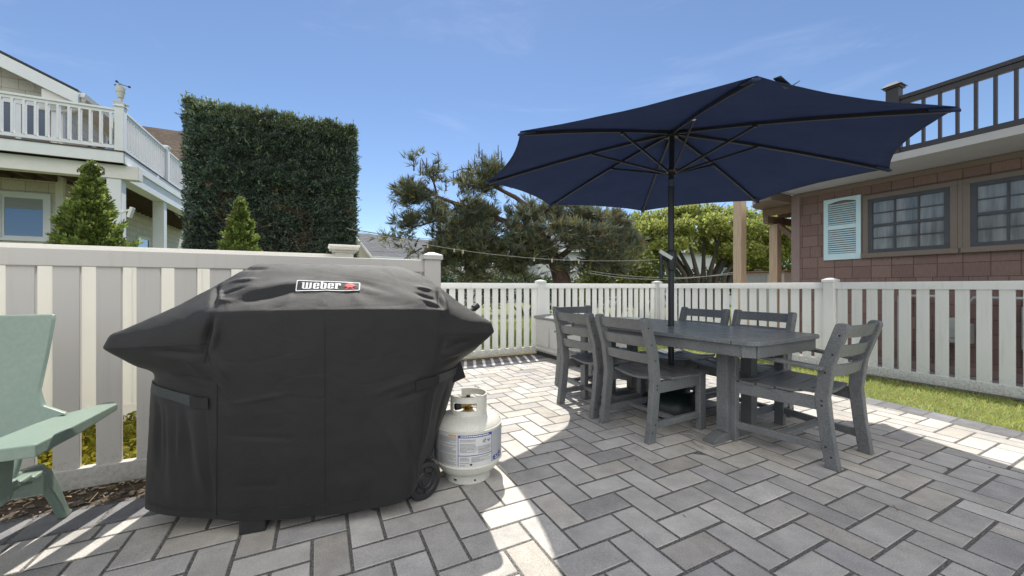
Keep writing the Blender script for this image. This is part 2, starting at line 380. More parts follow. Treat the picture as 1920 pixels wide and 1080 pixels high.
# bright broken cloud bank, unseen behind the viewer, added as fill to lift shade
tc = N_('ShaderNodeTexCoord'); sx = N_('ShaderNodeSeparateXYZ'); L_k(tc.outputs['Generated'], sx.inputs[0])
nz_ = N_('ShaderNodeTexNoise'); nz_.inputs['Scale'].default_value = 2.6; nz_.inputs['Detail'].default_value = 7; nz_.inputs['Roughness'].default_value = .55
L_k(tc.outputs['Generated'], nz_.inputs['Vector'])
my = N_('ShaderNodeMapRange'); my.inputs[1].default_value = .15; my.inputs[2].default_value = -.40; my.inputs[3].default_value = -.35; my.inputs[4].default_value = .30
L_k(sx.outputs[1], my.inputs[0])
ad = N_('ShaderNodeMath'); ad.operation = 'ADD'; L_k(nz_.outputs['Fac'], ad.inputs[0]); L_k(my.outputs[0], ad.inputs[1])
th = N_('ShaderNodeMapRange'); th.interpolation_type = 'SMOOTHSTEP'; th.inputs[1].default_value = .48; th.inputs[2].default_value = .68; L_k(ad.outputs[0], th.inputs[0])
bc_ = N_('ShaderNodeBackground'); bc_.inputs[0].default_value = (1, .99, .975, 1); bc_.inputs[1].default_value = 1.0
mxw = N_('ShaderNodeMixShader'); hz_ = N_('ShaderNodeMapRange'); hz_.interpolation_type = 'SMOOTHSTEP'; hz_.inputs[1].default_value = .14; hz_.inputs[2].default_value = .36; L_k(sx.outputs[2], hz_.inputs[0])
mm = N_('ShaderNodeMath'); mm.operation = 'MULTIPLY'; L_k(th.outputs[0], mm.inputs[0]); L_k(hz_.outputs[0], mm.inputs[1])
# faint high streaks of cirrus over the whole sky
mpc = N_('ShaderNodeMapping'); mpc.inputs['Scale'].default_value = (1.6, 2.0, 7.5); mpc.inputs['Rotation'].default_value = (0, radians(14), 0); L_k(tc.outputs['Generated'], mpc.inputs[0])
nc = N_('ShaderNodeTexNoise'); nc.inputs['Scale'].default_value = 1.5; nc.inputs['Detail'].default_value = 9; nc.inputs['Roughness'].default_value = .62; nc.inputs['Distortion'].default_value = .6; L_k(mpc.outputs[0], nc.inputs['Vector'])
rc = N_('ShaderNodeMapRange'); rc.interpolation_type = 'SMOOTHSTEP'; rc.inputs[1].default_value = .52; rc.inputs[2].default_value = .80; rc.inputs[4].default_value = .075; L_k(nc.outputs['Fac'], rc.inputs[0])
mxm = N_('ShaderNodeMath'); mxm.operation = 'MAXIMUM'; L_k(mm.outputs[0], mxm.inputs[0]); L_k(rc.outputs[0], mxm.inputs[1])
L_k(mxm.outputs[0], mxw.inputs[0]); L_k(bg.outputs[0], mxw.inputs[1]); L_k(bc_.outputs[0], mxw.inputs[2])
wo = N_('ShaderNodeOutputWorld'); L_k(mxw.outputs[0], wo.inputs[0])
sc.view_settings.view_transform = 'Standard'; sc.view_settings.look = 'None'; sc.view_settings.exposure = 0.85; sc.view_settings.gamma = 1
sc.render.engine = 'CYCLES'
sc.cycles.use_denoising = True
sc.cycles.max_bounces = 8; sc.cycles.diffuse_bounces = 5; sc.cycles.transparent_max_bounces = 8

def W(v, u, z=0.0):
    p = V * v + U * u
    return Vector((p.x, p.y, z))

# ---------------------------------------------------------------- ground sheets
def sheet(name, poly, z, mat, kind='structure'):
    mb = MB(); mb.add([(p.x, p.y, z) for p in poly], [tuple(range(len(poly)))])
    o = mb.build(name, mat); tag(o, kind=kind); return o
def poly_uv(pts): return [W(a, b) for a, b in pts]
sheet('ground', [Vector((-500, -500, 0)), Vector((500, -500, 0)), Vector((500, 500, 0)), Vector((-500, 500, 0))], -.016, M['lawn'])
OUT = [(5.6, 4.9), (4.8, 5.03), (4.0, 5.1), (3.1, 5.15), (2.24, 5.15), (1.62, 5.12), (.9, 5.02), (.2, 4.86), (-.5, 4.64), (-1.2, 4.38), (-2.2, 3.95), (-4.2, 3.2)]   # (u, v) outer edge of the right border
INN = [(u, v - .27) for u, v in OUT]
US = 2.57; UB = 5.32; VL = .80
sheet('joint_sand', poly_uv([(-6, -4.2), (-6, 2.83), (VL - .02, 2.83), (VL - .02, 5.62), (4.9, 5.62)] + [(v, u) for u, v in OUT[1:]]), -.0012, M['sand'])
sheet('soil_strip', poly_uv([(-6, 2.80), (VL + .1, 2.80), (VL + .1, 3.14), (-6, 3.14)]), -.009, M['soil'])
sheet('soil_strip', poly_uv([(VL - .1, 5.60), (5.0, 5.60), (5.0, 6.0), (VL - .1, 6.0)]), -.010, M['soil'])
sheet('gravel_bed', poly_uv([(6.42, -1.5), (7.56, -1.5), (7.56, 3.9), (8.6, 3.9), (8.6, 9.0), (6.42, 9.0)]), -.006, M['gravel'])

# ---------------------------------------------------------------- herringbone paving
def clip(poly, n, d):
    """keep the side where n.p <= d"""
    out = []
    for i in range(len(poly)):
        a = poly[i]; b = poly[(i + 1) % len(poly)]
        da = n[0] * a[0] + n[1] * a[1] - d; db = n[0] * b[0] + n[1] * b[1] - d
        if da <= 0: out.append(a)
        if (da < 0 < db) or (db < 0 < da):
            t = da / (da - db); out.append((a[0] + (b[0] - a[0]) * t, a[1] + (b[1] - a[1]) * t))
    return out
def area(p):
    return abs(sum(p[i][0] * p[(i + 1) % len(p)][1] - p[(i + 1) % len(p)][0] * p[i][1] for i in range(len(p)))) / 2
def paver(mb, poly, tint, j=.0066, rnd=True):
    """a stone with a worn chamfered edge; poly in (v,u)"""
    n = len(poly)
    if n < 3 or area(poly) < .0012: return
    if sum(poly[i][0] * poly[(i + 1) % n][1] - poly[(i + 1) % n][0] * poly[i][1] for i in range(n)) < 0: poly = poly[::-1]
    def inset(k):
        res = []
        for i in range(n):
            p = Vector(poly[i]); a = (Vector(poly[i - 1]) - p); b = (Vector(poly[(i + 1) % n]) - p)
            if a.length < 1e-5 or b.length < 1e-5: return None
            a.normalize(); b.normalize(); s = abs(a.x * b.y - a.y * b.x)
            q = p + (a + b) * (k / max(s, .35)); res.append((q.x, q.y))
        return res
    h = random.uniform(-.0005, .0022); tx = random.uniform(-.006, .006); ty = random.uniform(-.006, .006)
    cx = sum(p[0] for p in poly) / n; cy = sum(p[1] for p in poly) / n
    rings = []
    for k, z in ((j, -.02), (j, -.003), (j + .0018, -.0008), (j + .0045, 0.0)):
        q = inset(k)
        if q is None: return
        rings.append([W(a, b, z + h + tx * (a - cx) + ty * (b - cy)) for a, b in q])
    vs = [p for r in rings for p in r]; fs = []
    for r in range(3):
        for i in range(n):
            fs.append((r * n + i, r * n + (i + 1) % n, (r + 1) * n + (i + 1) % n, (r + 1) * n + i))
    fs.append(tuple(3 * n + i for i in range(n)))
    mb.add(vs, fs, tint)
def stone_tint():
    k = random.choice([0, 0, 0, 0, 1, 1, 2, 3, 3])
    b = random.uniform(.84, 1.13)
    base = [(1, 1, 1), (1.08, 1.07, 1.05), (.84, .84, .865), (.98, .95, .91)][k]
    return tuple(x * b for x in base)
PW = .1515
ov, ou = 1.031, 1.533
segs = []
for (u0, v0), (u1, v1) in zip(INN[:-1], INN[1:]):
    nx, ny = -(u1 - u0), (v1 - v0)     # outward normal in (v,u), inside is smaller v
    L_ = sqrt(nx * nx + ny * ny); nx /= L_; ny /= L_
    segs.append(((nx, ny), nx * v0 + ny * u0))
def in_field(poly):
    ps = []
    for part in ('left', 'right'):
        q = poly
        if part == 'left':
            q = clip(q, (1, 0), VL); q = clip(q, (0, 1), US)
        else:
            q = clip(q, (-1, 0), -VL); q = clip(q, (0, 1), UB)
            for n_, d_ in segs:
                if len(q) < 3: break
                q = clip(q, n_, d_)
        if len(q) >= 3: ps.append(q)
    return ps
mb = MB()
for i in range(-60, 60):
    for j in range(-30, 30):
        a = ov + (i + 2 * j) * PW; b = ou + (i - 2 * j) * PW
        if not (-5.2 < a < 5.6 and -4.2 < b < 6): continue
        for (v0, v1, u0, u1) in ((a, a + 2 * PW, b - PW, b), (a + 2 * PW, a + 3 * PW, b - 2 * PW, b)):
            c = W((v0 + v1) / 2, (u0 + u1) / 2)
            if c.y < -3.2: continue
            t = stone_tint()
            # do not split whole stones at the inner corner line
            quad = [(v0, u0), (v1, u0), (v1, u1), (v0, u1)]
            if u1 <= US and max(n_[0] * p[0] + n_[1] * p[1] - d_ for n_, d_ in segs for p in quad) <= 0:
                paver(mb, quad, t)
            else:
                for q in in_field(quad): paver(mb, q, t)
patio = mb.build('patio', M['paver'], fix=False); tag(patio, kind='structure')
mb = MB()
def dark_tint(): 
    b = random.uniform(.8, 1.18); return (b, b, b * random.uniform(1, 1.05))
v = -5.2
while v < VL:
    paver(mb, [(v, 2.575), (v + .30, 2.575), (v + .30, 2.80), (v, 2.80)], dark_tint()); v += .302
v = VL
while v < 4.85:
    paver(mb, [(v, UB + .004), (v + .2, UB + .004), (v + .2, UB + .275), (v, UB + .275)], dark_tint()); v += .202
for (u0, v0), (u1, v1) in zip(OUT[:-1], OUT[1:]):
    n = max(1, round((u0 - u1) / .165))
    for k in range(n):
        t0, t1 = k / n, (k + 1) / n
        a = (v0 + (v1 - v0) * t0, u0 + (u1 - u0) * t0); b = (v0 + (v1 - v0) * t1, u0 + (u1 - u0) * t1)
        paver(mb, [(a[0] - .265, a[1]), (a[0], a[1]), (b[0], b[1]), (b[0] - .265, b[1])], dark_tint())
bd = mb.build('paver_border', M['paver_dark'], fix=False); tag(bd, kind='structure')

# ---------------------------------------------------------------- fences
def fence(name, label, group, v, u, along, length, posts, zr, mat, pitch, pw, post_h, post_w=.127, start=.0, solid=False, pmat=None, end=None):
    """local x runs along the fence. zr = (bottom of bottom rail, its top, bottom of top rail, its top)"""
    ang = PHI if along == 'v' else PHI - pi / 2
    t = thing(name, label, 'fence', W(v, u), ang, group)
    pmat = pmat or mat
    spans = [(a + post_w / 2 - .004, b - post_w / 2 + .004) for a, b in zip(posts[:-1], posts[1:])]
    if end: spans.append((posts[-1] + post_w / 2 - .004, end))
    for a, b in spans:
        r = MB(); r.bx(a, b, -.026, .026, zr[2], zr[3]); r.build('top_rail', mat, t, bevel=.005)
        r = MB(); r.bx(a, b, -.026, .026, zr[0], zr[1]); r.build('bottom_rail', mat, t, bevel=.005)
        p = MB()
        n = max(1, int(round((b - a) / pitch)))
        q = (b - a) / n
        for k in range(n):
            c = a + (k + .5) * q
            if solid: p.bx(c - q / 2 + .001, c + q / 2 - .001, -.008, .008 + .002 * (k % 2), zr[1] - .01, zr[2] + .01)
            else: p.bx(c - pw / 2, c + pw / 2, -.0115, .0115, zr[1] - .02, zr[2] + .02)
        p.build('picket_panel', pmat, t, bevel=.0025, seg=1)
    for a in posts:
        p = MB(); p.bx(a - post_w / 2, a + post_w / 2, -post_w / 2, post_w / 2, -.02, post_h)
        po = p.build('post', mat, t, bevel=.006)
        c = MB(); h = post_w / 2 + .014
        c.bx(a - h, a + h, -h, h, post_h - .03, post_h + .006)
        c.add([(a - h, -h, post_h + .006), (a + h, -h, post_h + .006), (a + h, h, post_h + .006), (a - h, h, post_h + .006),
               (a - .02, -.02, post_h + .03), (a + .02, -.02, post_h + .03), (a + .02, .02, post_h + .03), (a - .02, .02, post_h + .03)],
              [(0, 1, 5, 4), (1, 2, 6, 5), (2, 3, 7, 6), (3, 0, 4, 7), (4, 5, 6, 7)])
        c.build('cap', mat, po, bevel=.003)
    return t
# tall fence behind the grill: its end post stands at v = .80
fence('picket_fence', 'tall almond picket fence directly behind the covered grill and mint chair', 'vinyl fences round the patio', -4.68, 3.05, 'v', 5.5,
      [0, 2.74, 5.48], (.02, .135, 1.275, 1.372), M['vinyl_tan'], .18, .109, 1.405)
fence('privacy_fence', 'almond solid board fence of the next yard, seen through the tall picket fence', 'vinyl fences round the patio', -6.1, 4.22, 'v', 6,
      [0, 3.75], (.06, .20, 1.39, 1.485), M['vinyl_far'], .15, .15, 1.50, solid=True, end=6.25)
fence('low_fence', 'low white picket fence along the back of the patio behind the storage box', 'vinyl fences round the patio', .55, 5.86, 'v', 5.8,
      [0, 2.95, 5.8], (.03, .115, 1.13, 1.222), M['vinyl'], .150, .098, 1.255)
fence('low_fence', 'low white picket fence along the grass strip in front of the brown shingled house', 'vinyl fences round the patio', 6.35, 5.86, 'u', 6,
      [.0, 3.07, 6.14, 9.2], (.03, .145, 1.13, 1.222), M['vinyl'], .157, .107, 1.255)
# the wide capped gate pier that ends the next yard's fence
g = thing('fence_pier', 'square almond pier with a moulded flat cap ending the solid board fence', 'fence post', W(.22, 4.26), PHI)
p = MB(); p.bx(-.085, .085, -.085, .085, -.02, 1.50); p.build('shaft', M['vinyl_far'], g, bevel=.006)
p = MB(); p.bx(-.11, .11, -.11, .11, 1.50, 1.525); p.bx(-.135, .135, -.135, .135, 1.525, 1.555); p.bx(-.145, .145, -.145, .145, 1.555, 1.575); p.build('cap', M['vinyl_far'], g, bevel=.008)

# ---------------------------------------------------------------- grass, ground cover, litter
def blades(name, mat, pts, hmin, hmax, wid, col, lean=.5, z0=-.012):
    n = len(pts)
    a = RNG.uniform(0, 2 * pi, n); h = RNG.uniform(hmin, hmax, n); w_ = wid * RNG.uniform(.6, 1.3, n)
    dx = np.cos(a); dy = np.sin(a); b = RNG.uniform(0, 2 * pi, n); ln = lean * h * RNG.uniform(.3, 1.6, n)
    base = np.c_[pts, np.full(n, z0)]
    v0 = base + np.c_[dx * w_, dy * w_, np.zeros(n)]; v1 = base - np.c_[dx * w_, dy * w_, np.zeros(n)]
    md = base + np.c_[np.cos(b) * ln * .45, np.sin(b) * ln * .45, h * .62]
    v2 = md - np.c_[dx * w_, dy * w_, np.zeros(n)] * .7; v3 = md + np.c_[dx * w_, dy * w_, np.zeros(n)] * .7
    v4 = base + np.c_[np.cos(b) * ln, np.sin(b) * ln, h * .95]
    vs = np.stack([v0, v1, v2, v3, v4], 1).reshape(-1, 3)
    k = np.arange(n)[:, None] * 5
    f = np.concatenate([k + [0, 1, 2], k + [0, 2, 3], k + [3, 2, 4]], 1).reshape(-1, 3)
    t = RNG.uniform(.65, 1.3, (n, 1)) * np.array(col)[None] * (1 + RNG.normal(0, .08, (n, 3)))
    dry = RNG.random(n) < .10
    t[dry] *= np.array([1.35, 1.0, .9])
    o = np_mesh(name, vs, f, 3, mat, tint=np.repeat(np.clip(t, .1, 2), 3, 0))
    return tag(o, kind='stuff')
def scatter(n, v0, v1, u0, u1, test=None):
    v = RNG.uniform(v0, v1, n); u = RNG.uniform(u0, u1, n)
    if test is not None:
        m = test(v, u); v = v[m]; u = u[m]
    return np.c_[v * V.x + u * U.x, v * V.y + u * U.y]
ou_ = np.array([p[0] for p in OUT])[::-1]; ov_ = np.array([p[1] for p in OUT])[::-1]
edge_v = lambda u: np.interp(u, ou_, ov_)
g1 = blades('grass', M['grass'], scatter(52000, 4.2, 6.34, -1.4, 5.7, lambda v, u: (v > edge_v(u) + .012 + .02 * np.sin(u * 23)) & (RNG.random(len(v)) < np.clip(1.15 - .1 * u, .4, 1))), .022, .055, .0028, (1, 1, 1), 1.0)
tag(g1, 'strip of short sunlit grass between the paving and the right fence', 'grass')
g2 = blades('grass', M['grass'], scatter(26000, -1, 11, 6.0, 11.5), .04, .10, .007, (.62, .78, .6), .8)
tag(g2, 'lawn of the yard beyond the low back fence', 'grass')
# yellow ground cover behind the tall fence
def leaves_flat(name, mat, pts, z0, z1, size, col, var=.25):
    n = len(pts)
    c = np.c_[pts, RNG.uniform(z0, z1, n)]
    a = RNG.normal(0, 1, (n, 3)); a /= np.linalg.norm(a, axis=1)[:, None]
    b = np.cross(a, RNG.normal(0, 1, (n, 3))); b /= np.linalg.norm(b, axis=1)[:, None]
    s = (size * RNG.uniform(.6, 1.3, n))[:, None]
    vs = np.stack([c - a * s, c + b * s * .45, c + a * s, c - b * s * .45], 1).reshape(-1, 3)
    f = np.arange(n * 4).reshape(-1, 4)
    t = np.array(col)[None] * RNG.uniform(1 - var * 2, 1 + var, (n, 1)) * (1 + RNG.normal(0, .06, (n, 3)))
    return tag(np_mesh(name, vs, f, 4, mat, tint=np.clip(t, .05, 2)), kind='stuff')
pc = scatter(30000, -4.6, .7, 3.1, 4.15)
hh = np.array([noise.noise((x * 4, y * 4, 0)) for x, y in pc]) * .05 + .09
lf = leaves_flat('ground_cover', M['cover_plant'], pc, .0, .16, .022, (1, 1, .9))
tag(lf, 'yellow green ground cover growing between the two left fences', 'ground cover')
# dry litter and pebbles along the foot of the tall fence
pts = np.concatenate([scatter(1250, -4.0, .75, 2.80, 3.02), scatter(34, -1.2, 4.6, .6, 4.8)])
vs = []; fs = []; ts = []
mbl = MB()
for i_, (x, y) in enumerate(pts):
    r = random.random() * (.85 if i_ >= 1250 else 1); z = random.uniform(.0, .025); a = random.uniform(0, 2 * pi)
    if r < .62:      # twig or stalk
        l = random.uniform(.015, .08); k = random.uniform(.001, .0022)
        d = Vector((cos(a), sin(a), random.uniform(-.2, .35))) * l
        b = random.uniform(.5, 1.5)
        mbl.bar((x, y, z), Vector((x, y, z)) + d, k * 2, k, t=(b, b * random.uniform(.85, 1), b * random.uniform(.7, 1)))
    elif r < .85:    # curled leaf
        s = random.uniform(.008, .022); b = random.uniform(.5, 1.9)
        q = Matrix.Rotation(a, 3, 'Z') @ Matrix.Rotation(random.uniform(-.8, .8), 3, 'X')
        mbl.add([Vector((x, y, z)) + q @ Vector(p) for p in ((-s, 0, 0), (0, -s * .5, .004), (s, 0, .003), (0, s * .5, .004))], [(0, 1, 2, 3)], (b, b * .9, b * .75))
    else:            # pebble
        s = random.uniform(.008, .02); b = random.uniform(1.0, 2.4)
        rows = []
        for zz, rr in ((0, .8), (.5, 1), (.85, .6)):
            rows += [(x + s * rr * cos(k * pi / 3 + a), y + s * rr * .8 * sin(k * pi / 3 + a), s * .7 * zz - .004) for k in range(6)]
        mbl.add(rows, [(r_ * 6 + k, r_ * 6 + (k + 1) % 6, r_ * 6 + 6 + (k + 1) % 6, r_ * 6 + 6 + k) for r_ in range(2) for k in range(6)] + [tuple(range(12, 18))], (b * .9, b, b * 1.1))
o = mbl.build('dry_litter', M['litter'], fix=False); tag(o, 'dry twigs, leaves and pebbles along the foot of the tall fence', 'litter', kind='stuff')
# a few weeds
for i, (vv, uu, lab) in enumerate([(-1.02, 2.95, 'spiky dry weed sprouting at the fence foot left of the grill'), (-1.62, 2.93, 'wispy weed at the fence foot behind the mint chair leg')]):
    mw = MB(); c = W(vv, uu)
    for k in range(9):
        a = random.uniform(0, 2 * pi); l = random.uniform(.02, .06)
        p1 = c + Vector((cos(a) * l * .4, sin(a) * l * .4, l * .8)); p2 = c + Vector((cos(a) * l, sin(a) * l, l * random.uniform(.5, 1.1)))
        mw.tube([c, p1, p2], [.0018, .0014, .0006], 4)
    tag(mw.build('weed', M['weed']), lab, 'weed', 'weeds at the fence foot')
# ---------------------------------------------------------------- dining set
LB = M['lumber']
def curved_slat(mb, x0, x1, yf, z0, z1, th, bow, n=8, lean=0.0):
    """a board running in x, bowed in y by `bow` at the middle, its faces leaning with slope `lean` (dy per dz)"""
    vs = []; fs = []
    for i in range(n + 1):
        s = i / n; x = x0 + (x1 - x0) * s; b = bow * 4 * s * (1 - s)
        for (z, dy) in ((z0, 0), (z1, 0), (z1, -th), (z0, -th)):
            vs.append((x, yf + b + dy + lean * (z - z0), z))
    for i in range(n):
        for k in range(4):
            a = i * 4 + k; c = i * 4 + (k + 1) % 4
            fs.append((a, c, c + 4, a + 4))
    fs += [(3, 2, 1, 0), (n * 4, n * 4 + 1, n * 4 + 2, n * 4 + 3)]
    mb.add(vs, fs)

def screws(mb, x, pts, s):
    for y, z in pts:
        mb.lathe([(0, 0), (.0065, 0), (.0065, .0015), (0, .0015)], n=8)
        # turn the last disc so it lies on the outer face of the leg
        k = 4 * 8
        for i in range(len(mb.v) - k, len(mb.v)):
            a, b, c = mb.v[i]; mb.v[i] = (x + s * (c + .0002), y + a, z + b)

M['screw'] = mk('screw_hole', (.012, .012, .013), (.02, .02, .02), scale=50, rough=.6)
def make_chair(arms):
    nm = 'dining_armchair' if arms else 'dining_chair'
    t = thing(nm, nm, 'chair')
    hw = .245
    fx = .335 if arms else .245
    fy = .325
    rear = [(-.305, 0), (-.23, 0), (-.20, .20), (-.172, .45), (-.197, .66), (-.283, .92), (-.30, .932), (-.345, .927), (-.352, .90), (-.275, .66), (-.25, .45), (-.272, .22)]
    sc_pts = [(-.265, .08), (-.235, .135), (-.215, .395), (-.215, .425), (-.232, .61), (-.272, .73), (-.308, .855)]
    for s in (-1, 1):
        m_ = MB(); m_.prism(rear, 'x', s * hw - .024, s * hw + .024)
        lg = m_.build('rear_leg', LB, t, bevel=.006)
        sm = MB(); screws(sm, s * (hw + .024), sc_pts, s); sm.build('screw_holes', M['screw'], lg)
        m_ = MB(); top = .655 if arms else .462
        m_.bx(s * fx - .024, s * fx + .024, fy - .0375, fy + .0375, 0, top); m_.build('front_leg', LB, t, bevel=.006)
        m_ = MB(); m_.bar((s * (fx - .002), fy - .03, .407), (s * (hw - .002), -.2, .40), .03, .085); m_.build('seat_rail', LB, t, bevel=.004)
        m_ = MB(); m_.bar((s * fx, fy - .03, .125), (s * hw, -.225, .125), .032, .05); m_.build('stretcher', LB, t, bevel=.004)
    m_ = MB(); m_.bx(-fx + .02, fx - .02, fy - .015, fy + .015, .365, .45); m_.build('front_rail', LB, t, bevel=.004)
    m_ = MB(); m_.bar((-(fx + hw) / 2, .03, .126), ((fx + hw) / 2, .03, .126), .05, .032); m_.build('cross_stretcher', LB, t, bevel=.004)
    seat = MB()
    y = -.175
    for k in range(5):
        wd = .104; n = 10; zc = .470 - .004 * (2 - abs(k - 3)) + (.006 if k == 4 else 0)
        vs = []; fs = []
        xw = hw + .035 + (fx - hw) * (k / 4)
        if k == 0: xw = hw - .03
        for i in range(n + 1):
            s = i / n; x = -xw + 2 * xw * s; dz = -.026 * (4 * s * (1 - s)) ** 1.3
            for (yy, zz) in ((y, 0), (y + wd, .002 * (k - 2)), (y + wd, .020 + .002 * (k - 2)), (y, .020)):
                vs.append((x, yy, zc + dz + zz - .018))
        for i in range(n):
            for q in range(4):
                a = i * 4 + q; c = i * 4 + (q + 1) % 4; fs.append((a, c, c + 4, a + 4))
        fs += [(3, 2, 1, 0), (n * 4, n * 4 + 1, n * 4 + 2, n * 4 + 3)]
        seat.add(vs, fs); y += wd + .011
    seat.build('seat', LB, t, bevel=.003)
    for z0, z1 in ((.835, .915), (.705, .785), (.578, .655)):
        yb = -.215 - (z0 - .66) * .33 if z0 > .66 else -.205 - (.66 - z0) * .03
        m_ = MB(); curved_slat(m_, -hw + .02, hw - .02, yb - .012, z0, z1, .024, -.022, lean=-.33 if z0 > .66 else -.22)
        m_.build('back_slat', LB, t, bevel=.004)
    if arms:
        for s in (-1, 1):
            m_ = MB()
            pr = [(-.235, .628), (.285, .668), (.292, .690), (-.235, .652)]
            n = 8; vs = []; fs = []
            for i in range(n + 1):
                q = i / n; yy = -.235 + .625 * q; zz = .628 + .042 * q
                cx = s * (hw + .048 + (fx - hw - .035) * q + .018 * sin(pi * q)); wv = .030 + .008 * q
                vs += [(cx - wv, yy, zz), (cx + wv, yy, zz), (cx + wv, yy, zz + .024), (cx - wv, yy, zz + .024)]
            for i in range(n):
                for q in range(4):
                    a = i * 4 + q; c = i * 4 + (q + 1) % 4; fs.append((a, c, c + 4, a + 4))
            fs += [(3, 2, 1, 0), (n * 4, n * 4 + 1, n * 4 + 2, n * 4 + 3)]
            m_.add(vs, fs); m_.build('arm', LB, t, bevel=.005)
    return t

TC = Vector((1.47, 3.56, 0)); TA = atan2(-.875, .485)        # table centre; local x points to the near end
ta = Vector((.485, -.875, 0)); tp = Vector((.875, .485, 0))
def T(x, y): return TC + ta * x + tp * y
chair = make_chair(False); arm = make_chair(True)
GA = 'dining chairs round the grey table'
def put(o, x, y, face, label):
    o.location = T(x, y); o.rotation_euler = (0, 0, TA + face - pi / 2); tag(o, label, 'chair', GA); return o
# face: direction the chair looks, in the table's own angle
put(chair, .16, -.47, pi / 2, 'grey slatted dining chair on the side nearest the propane tank, closer to the viewer')
put(copy_tree(chair), -.46, -.47, pi / 2, 'grey slatted dining chair on the grill side of the table, next to the storage box')
put(copy_tree(chair), .36, .55, -pi / 2, 'grey slatted dining chair on the fence side of the table, nearer the front arm chair')
put(copy_tree(chair), -.23, .52, -pi / 2, 'grey slatted dining chair on the fence side, just right of the umbrella pole')
put(arm, .99, .20, pi, 'grey dining arm chair at the near end of the table, in full view')
put(copy_tree(arm), -1.03, -.10, 0, 'grey dining arm chair at the far end of the table beside the storage box')

tb = thing('dining_table', 'long grey slatted dining table with the umbrella pole through its middle', 'table', TC, TA)
hw_ = lambda x: .455 + .045 * (1 - (x / .95) ** 2)
mb = MB()
zt0, zt1 = .772, .800
def strip(poly): mb.prism(poly, 'z', zt0, zt1)
npk = 7; wd = .74 / npk
for k in range(npk):
    y0 = -.37 + k * wd + .006; y1 = y0 + wd - .012
    if k == npk // 2:
        strip([(-.845, y0), (-.035, y0), (-.035, y1), (-.845, y1)]); strip([(.035, y0), (.845, y0), (.845, y1), (.035, y1)])
    else: strip([(-.845, y0), (.845, y0), (.845, y1), (-.845, y1)])
for s in (-1, 1):
    xs = [-.845 + 1.69 * i / 14 for i in range(15)]
    pl = [(x, s * .3765) for x in (xs[0], xs[-1])] + [(x, s * hw_(x)) for x in reversed(xs)]
    strip(pl if s > 0 else pl[::-1])
    e = []
    for (cx, cy, a0) in ((.93, -hw_(.93) + .085, -pi / 2), (.93, hw_(.93) - .085, 0)):
        for i in range(7):
            a = a0 + pi / 2 * i / 6; e.append((s * (cx + .075 * cos(a)), cy + .085 * sin(a)))
    e = [(s * .852, -hw_(.852))] + e + [(s * .852, hw_(.852))]
    strip(e if s > 0 else e[::-1])
mb.build('tabletop', M['lumber_top'], tb, bevel=.004)
mb = MB()
for s in (-1, 1):
    xs = [-.90 + 1.8 * i / 12 for i in range(13)]
    pl = [(x, s * (hw_(x) - .035)) for x in xs] + [(x, s * (hw_(x) - .06)) for x in reversed(xs)]
    mb.prism(pl, 'z', .688, .771)
    mb.bx(s * .972 - .0125, s * .972 + .0125, -.385, .385, .688, .771)
    for q in (-1, 1):
        mb.bar((s * .90, q * .425, .7295), (s * .972, q * .385, .7295), .025, .083)
mb.build('apron', LB, tb, bevel=.003)
for sx in (-1, 1):
    m_ = MB(); 
    yy = [-.36, -.31, -.24, 0, .26, .38, .46]; hh = [.022, .045, .062, .066, .062, .045, .022]
    pl = [(y, 0) for y in yy] + [(y, h) for y, h in zip(reversed(yy), reversed(hh))]
    m_.prism(pl, 'x', sx * .62 - .045, sx * .62 + .045); m_.build('foot_runner', LB, tb, bevel=.005)
    m_ = MB(); m_.bx(sx * .62 - .03, sx * .62 + .03, -.42, .42, .70, .768); m_.build('cross_beam', LB, tb, bevel=.003)
    for sy in (-1, 1):
        m_ = MB(); m_.bx(sx * .62 - .043, sx * .62 + .043, sy * .16 - .043, sy * .16 + .043, .064, .70); m_.build('leg', LB, tb, bevel=.005)

# ---------------------------------------------------------------- umbrella
ORG = Vector((1.475, 3.56, 0))
tips = [Vector(p) for p in ((1.204, 1.889, 2.184), (2.538, 2.181, 2.169), (3.276, 3.33, 2.171), (2.985, 4.664, 2.19), (1.836, 5.401, 2.215), (.502, 5.11, 2.23), (-.262, 3.975, 2.229), (.055, 2.627, 2.208))]
HUB = Vector((1.520, 3.645, 2.62))
ub = thing('patio_umbrella', 'large navy eight ribbed patio umbrella open over the dining table', 'umbrella', ORG)
Lc = lambda p: Vector(p) - ORG
hub = Lc(HUB); tl = [Lc(p) for p in tips]
def rib_pt(i, s):
    a = tl[i % 8]; p = hub.lerp(a, s); p.z += .045 * s * (1 - s) * 4 * .5; return p
mb = MB(); NS, NT = 14, 10; grid = {}
for i in range(8):
    for a in range(NS + 1):
        s = .03 + .97 * a / NS
        for b in range(NT + 1):
            if b == NT: key = ((i + 1) % 8, a, 0)
            else: key = (i, a, b)
            if key in grid: continue
            t_ = b / NT; q = rib_pt(i, s).lerp(rib_pt(i + 1, s), t_)
            if key[2] == 0: q = rib_pt(key[0], s)
            k = 1 - .048 * (4 * t_ * (1 - t_)) * s ** 2.2 if key[2] else 1
            q = Vector((hub.x + (q.x - hub.x) * k, hub.y + (q.y - hub.y) * k, q.z + (.012 * 4 * t_ * (1 - t_) * s if key[2] else 0)))
            q.z += .006 * noise.noise(Vector((q.x * 3, q.y * 3, i)))
            grid[key] = q
ks = list(grid); ix = {k: n for n, k in enumerate(ks)}
fs = []
for i in range(8):
    for a in range(NS):
        for b in range(NT):
            g_ = lambda aa, bb: ix[((i + 1) % 8, aa, 0) if bb == NT else (i, aa, bb)]
            fs.append((g_(a, b), g_(a, b + 1), g_(a + 1, b + 1), g_(a + 1, b)))
mb.add([grid[k] + Vector((0, 0, .016)) for k in ks], fs)
cn = mb.build('canopy', M['canopy'], ub, smooth=True, sharp=60)
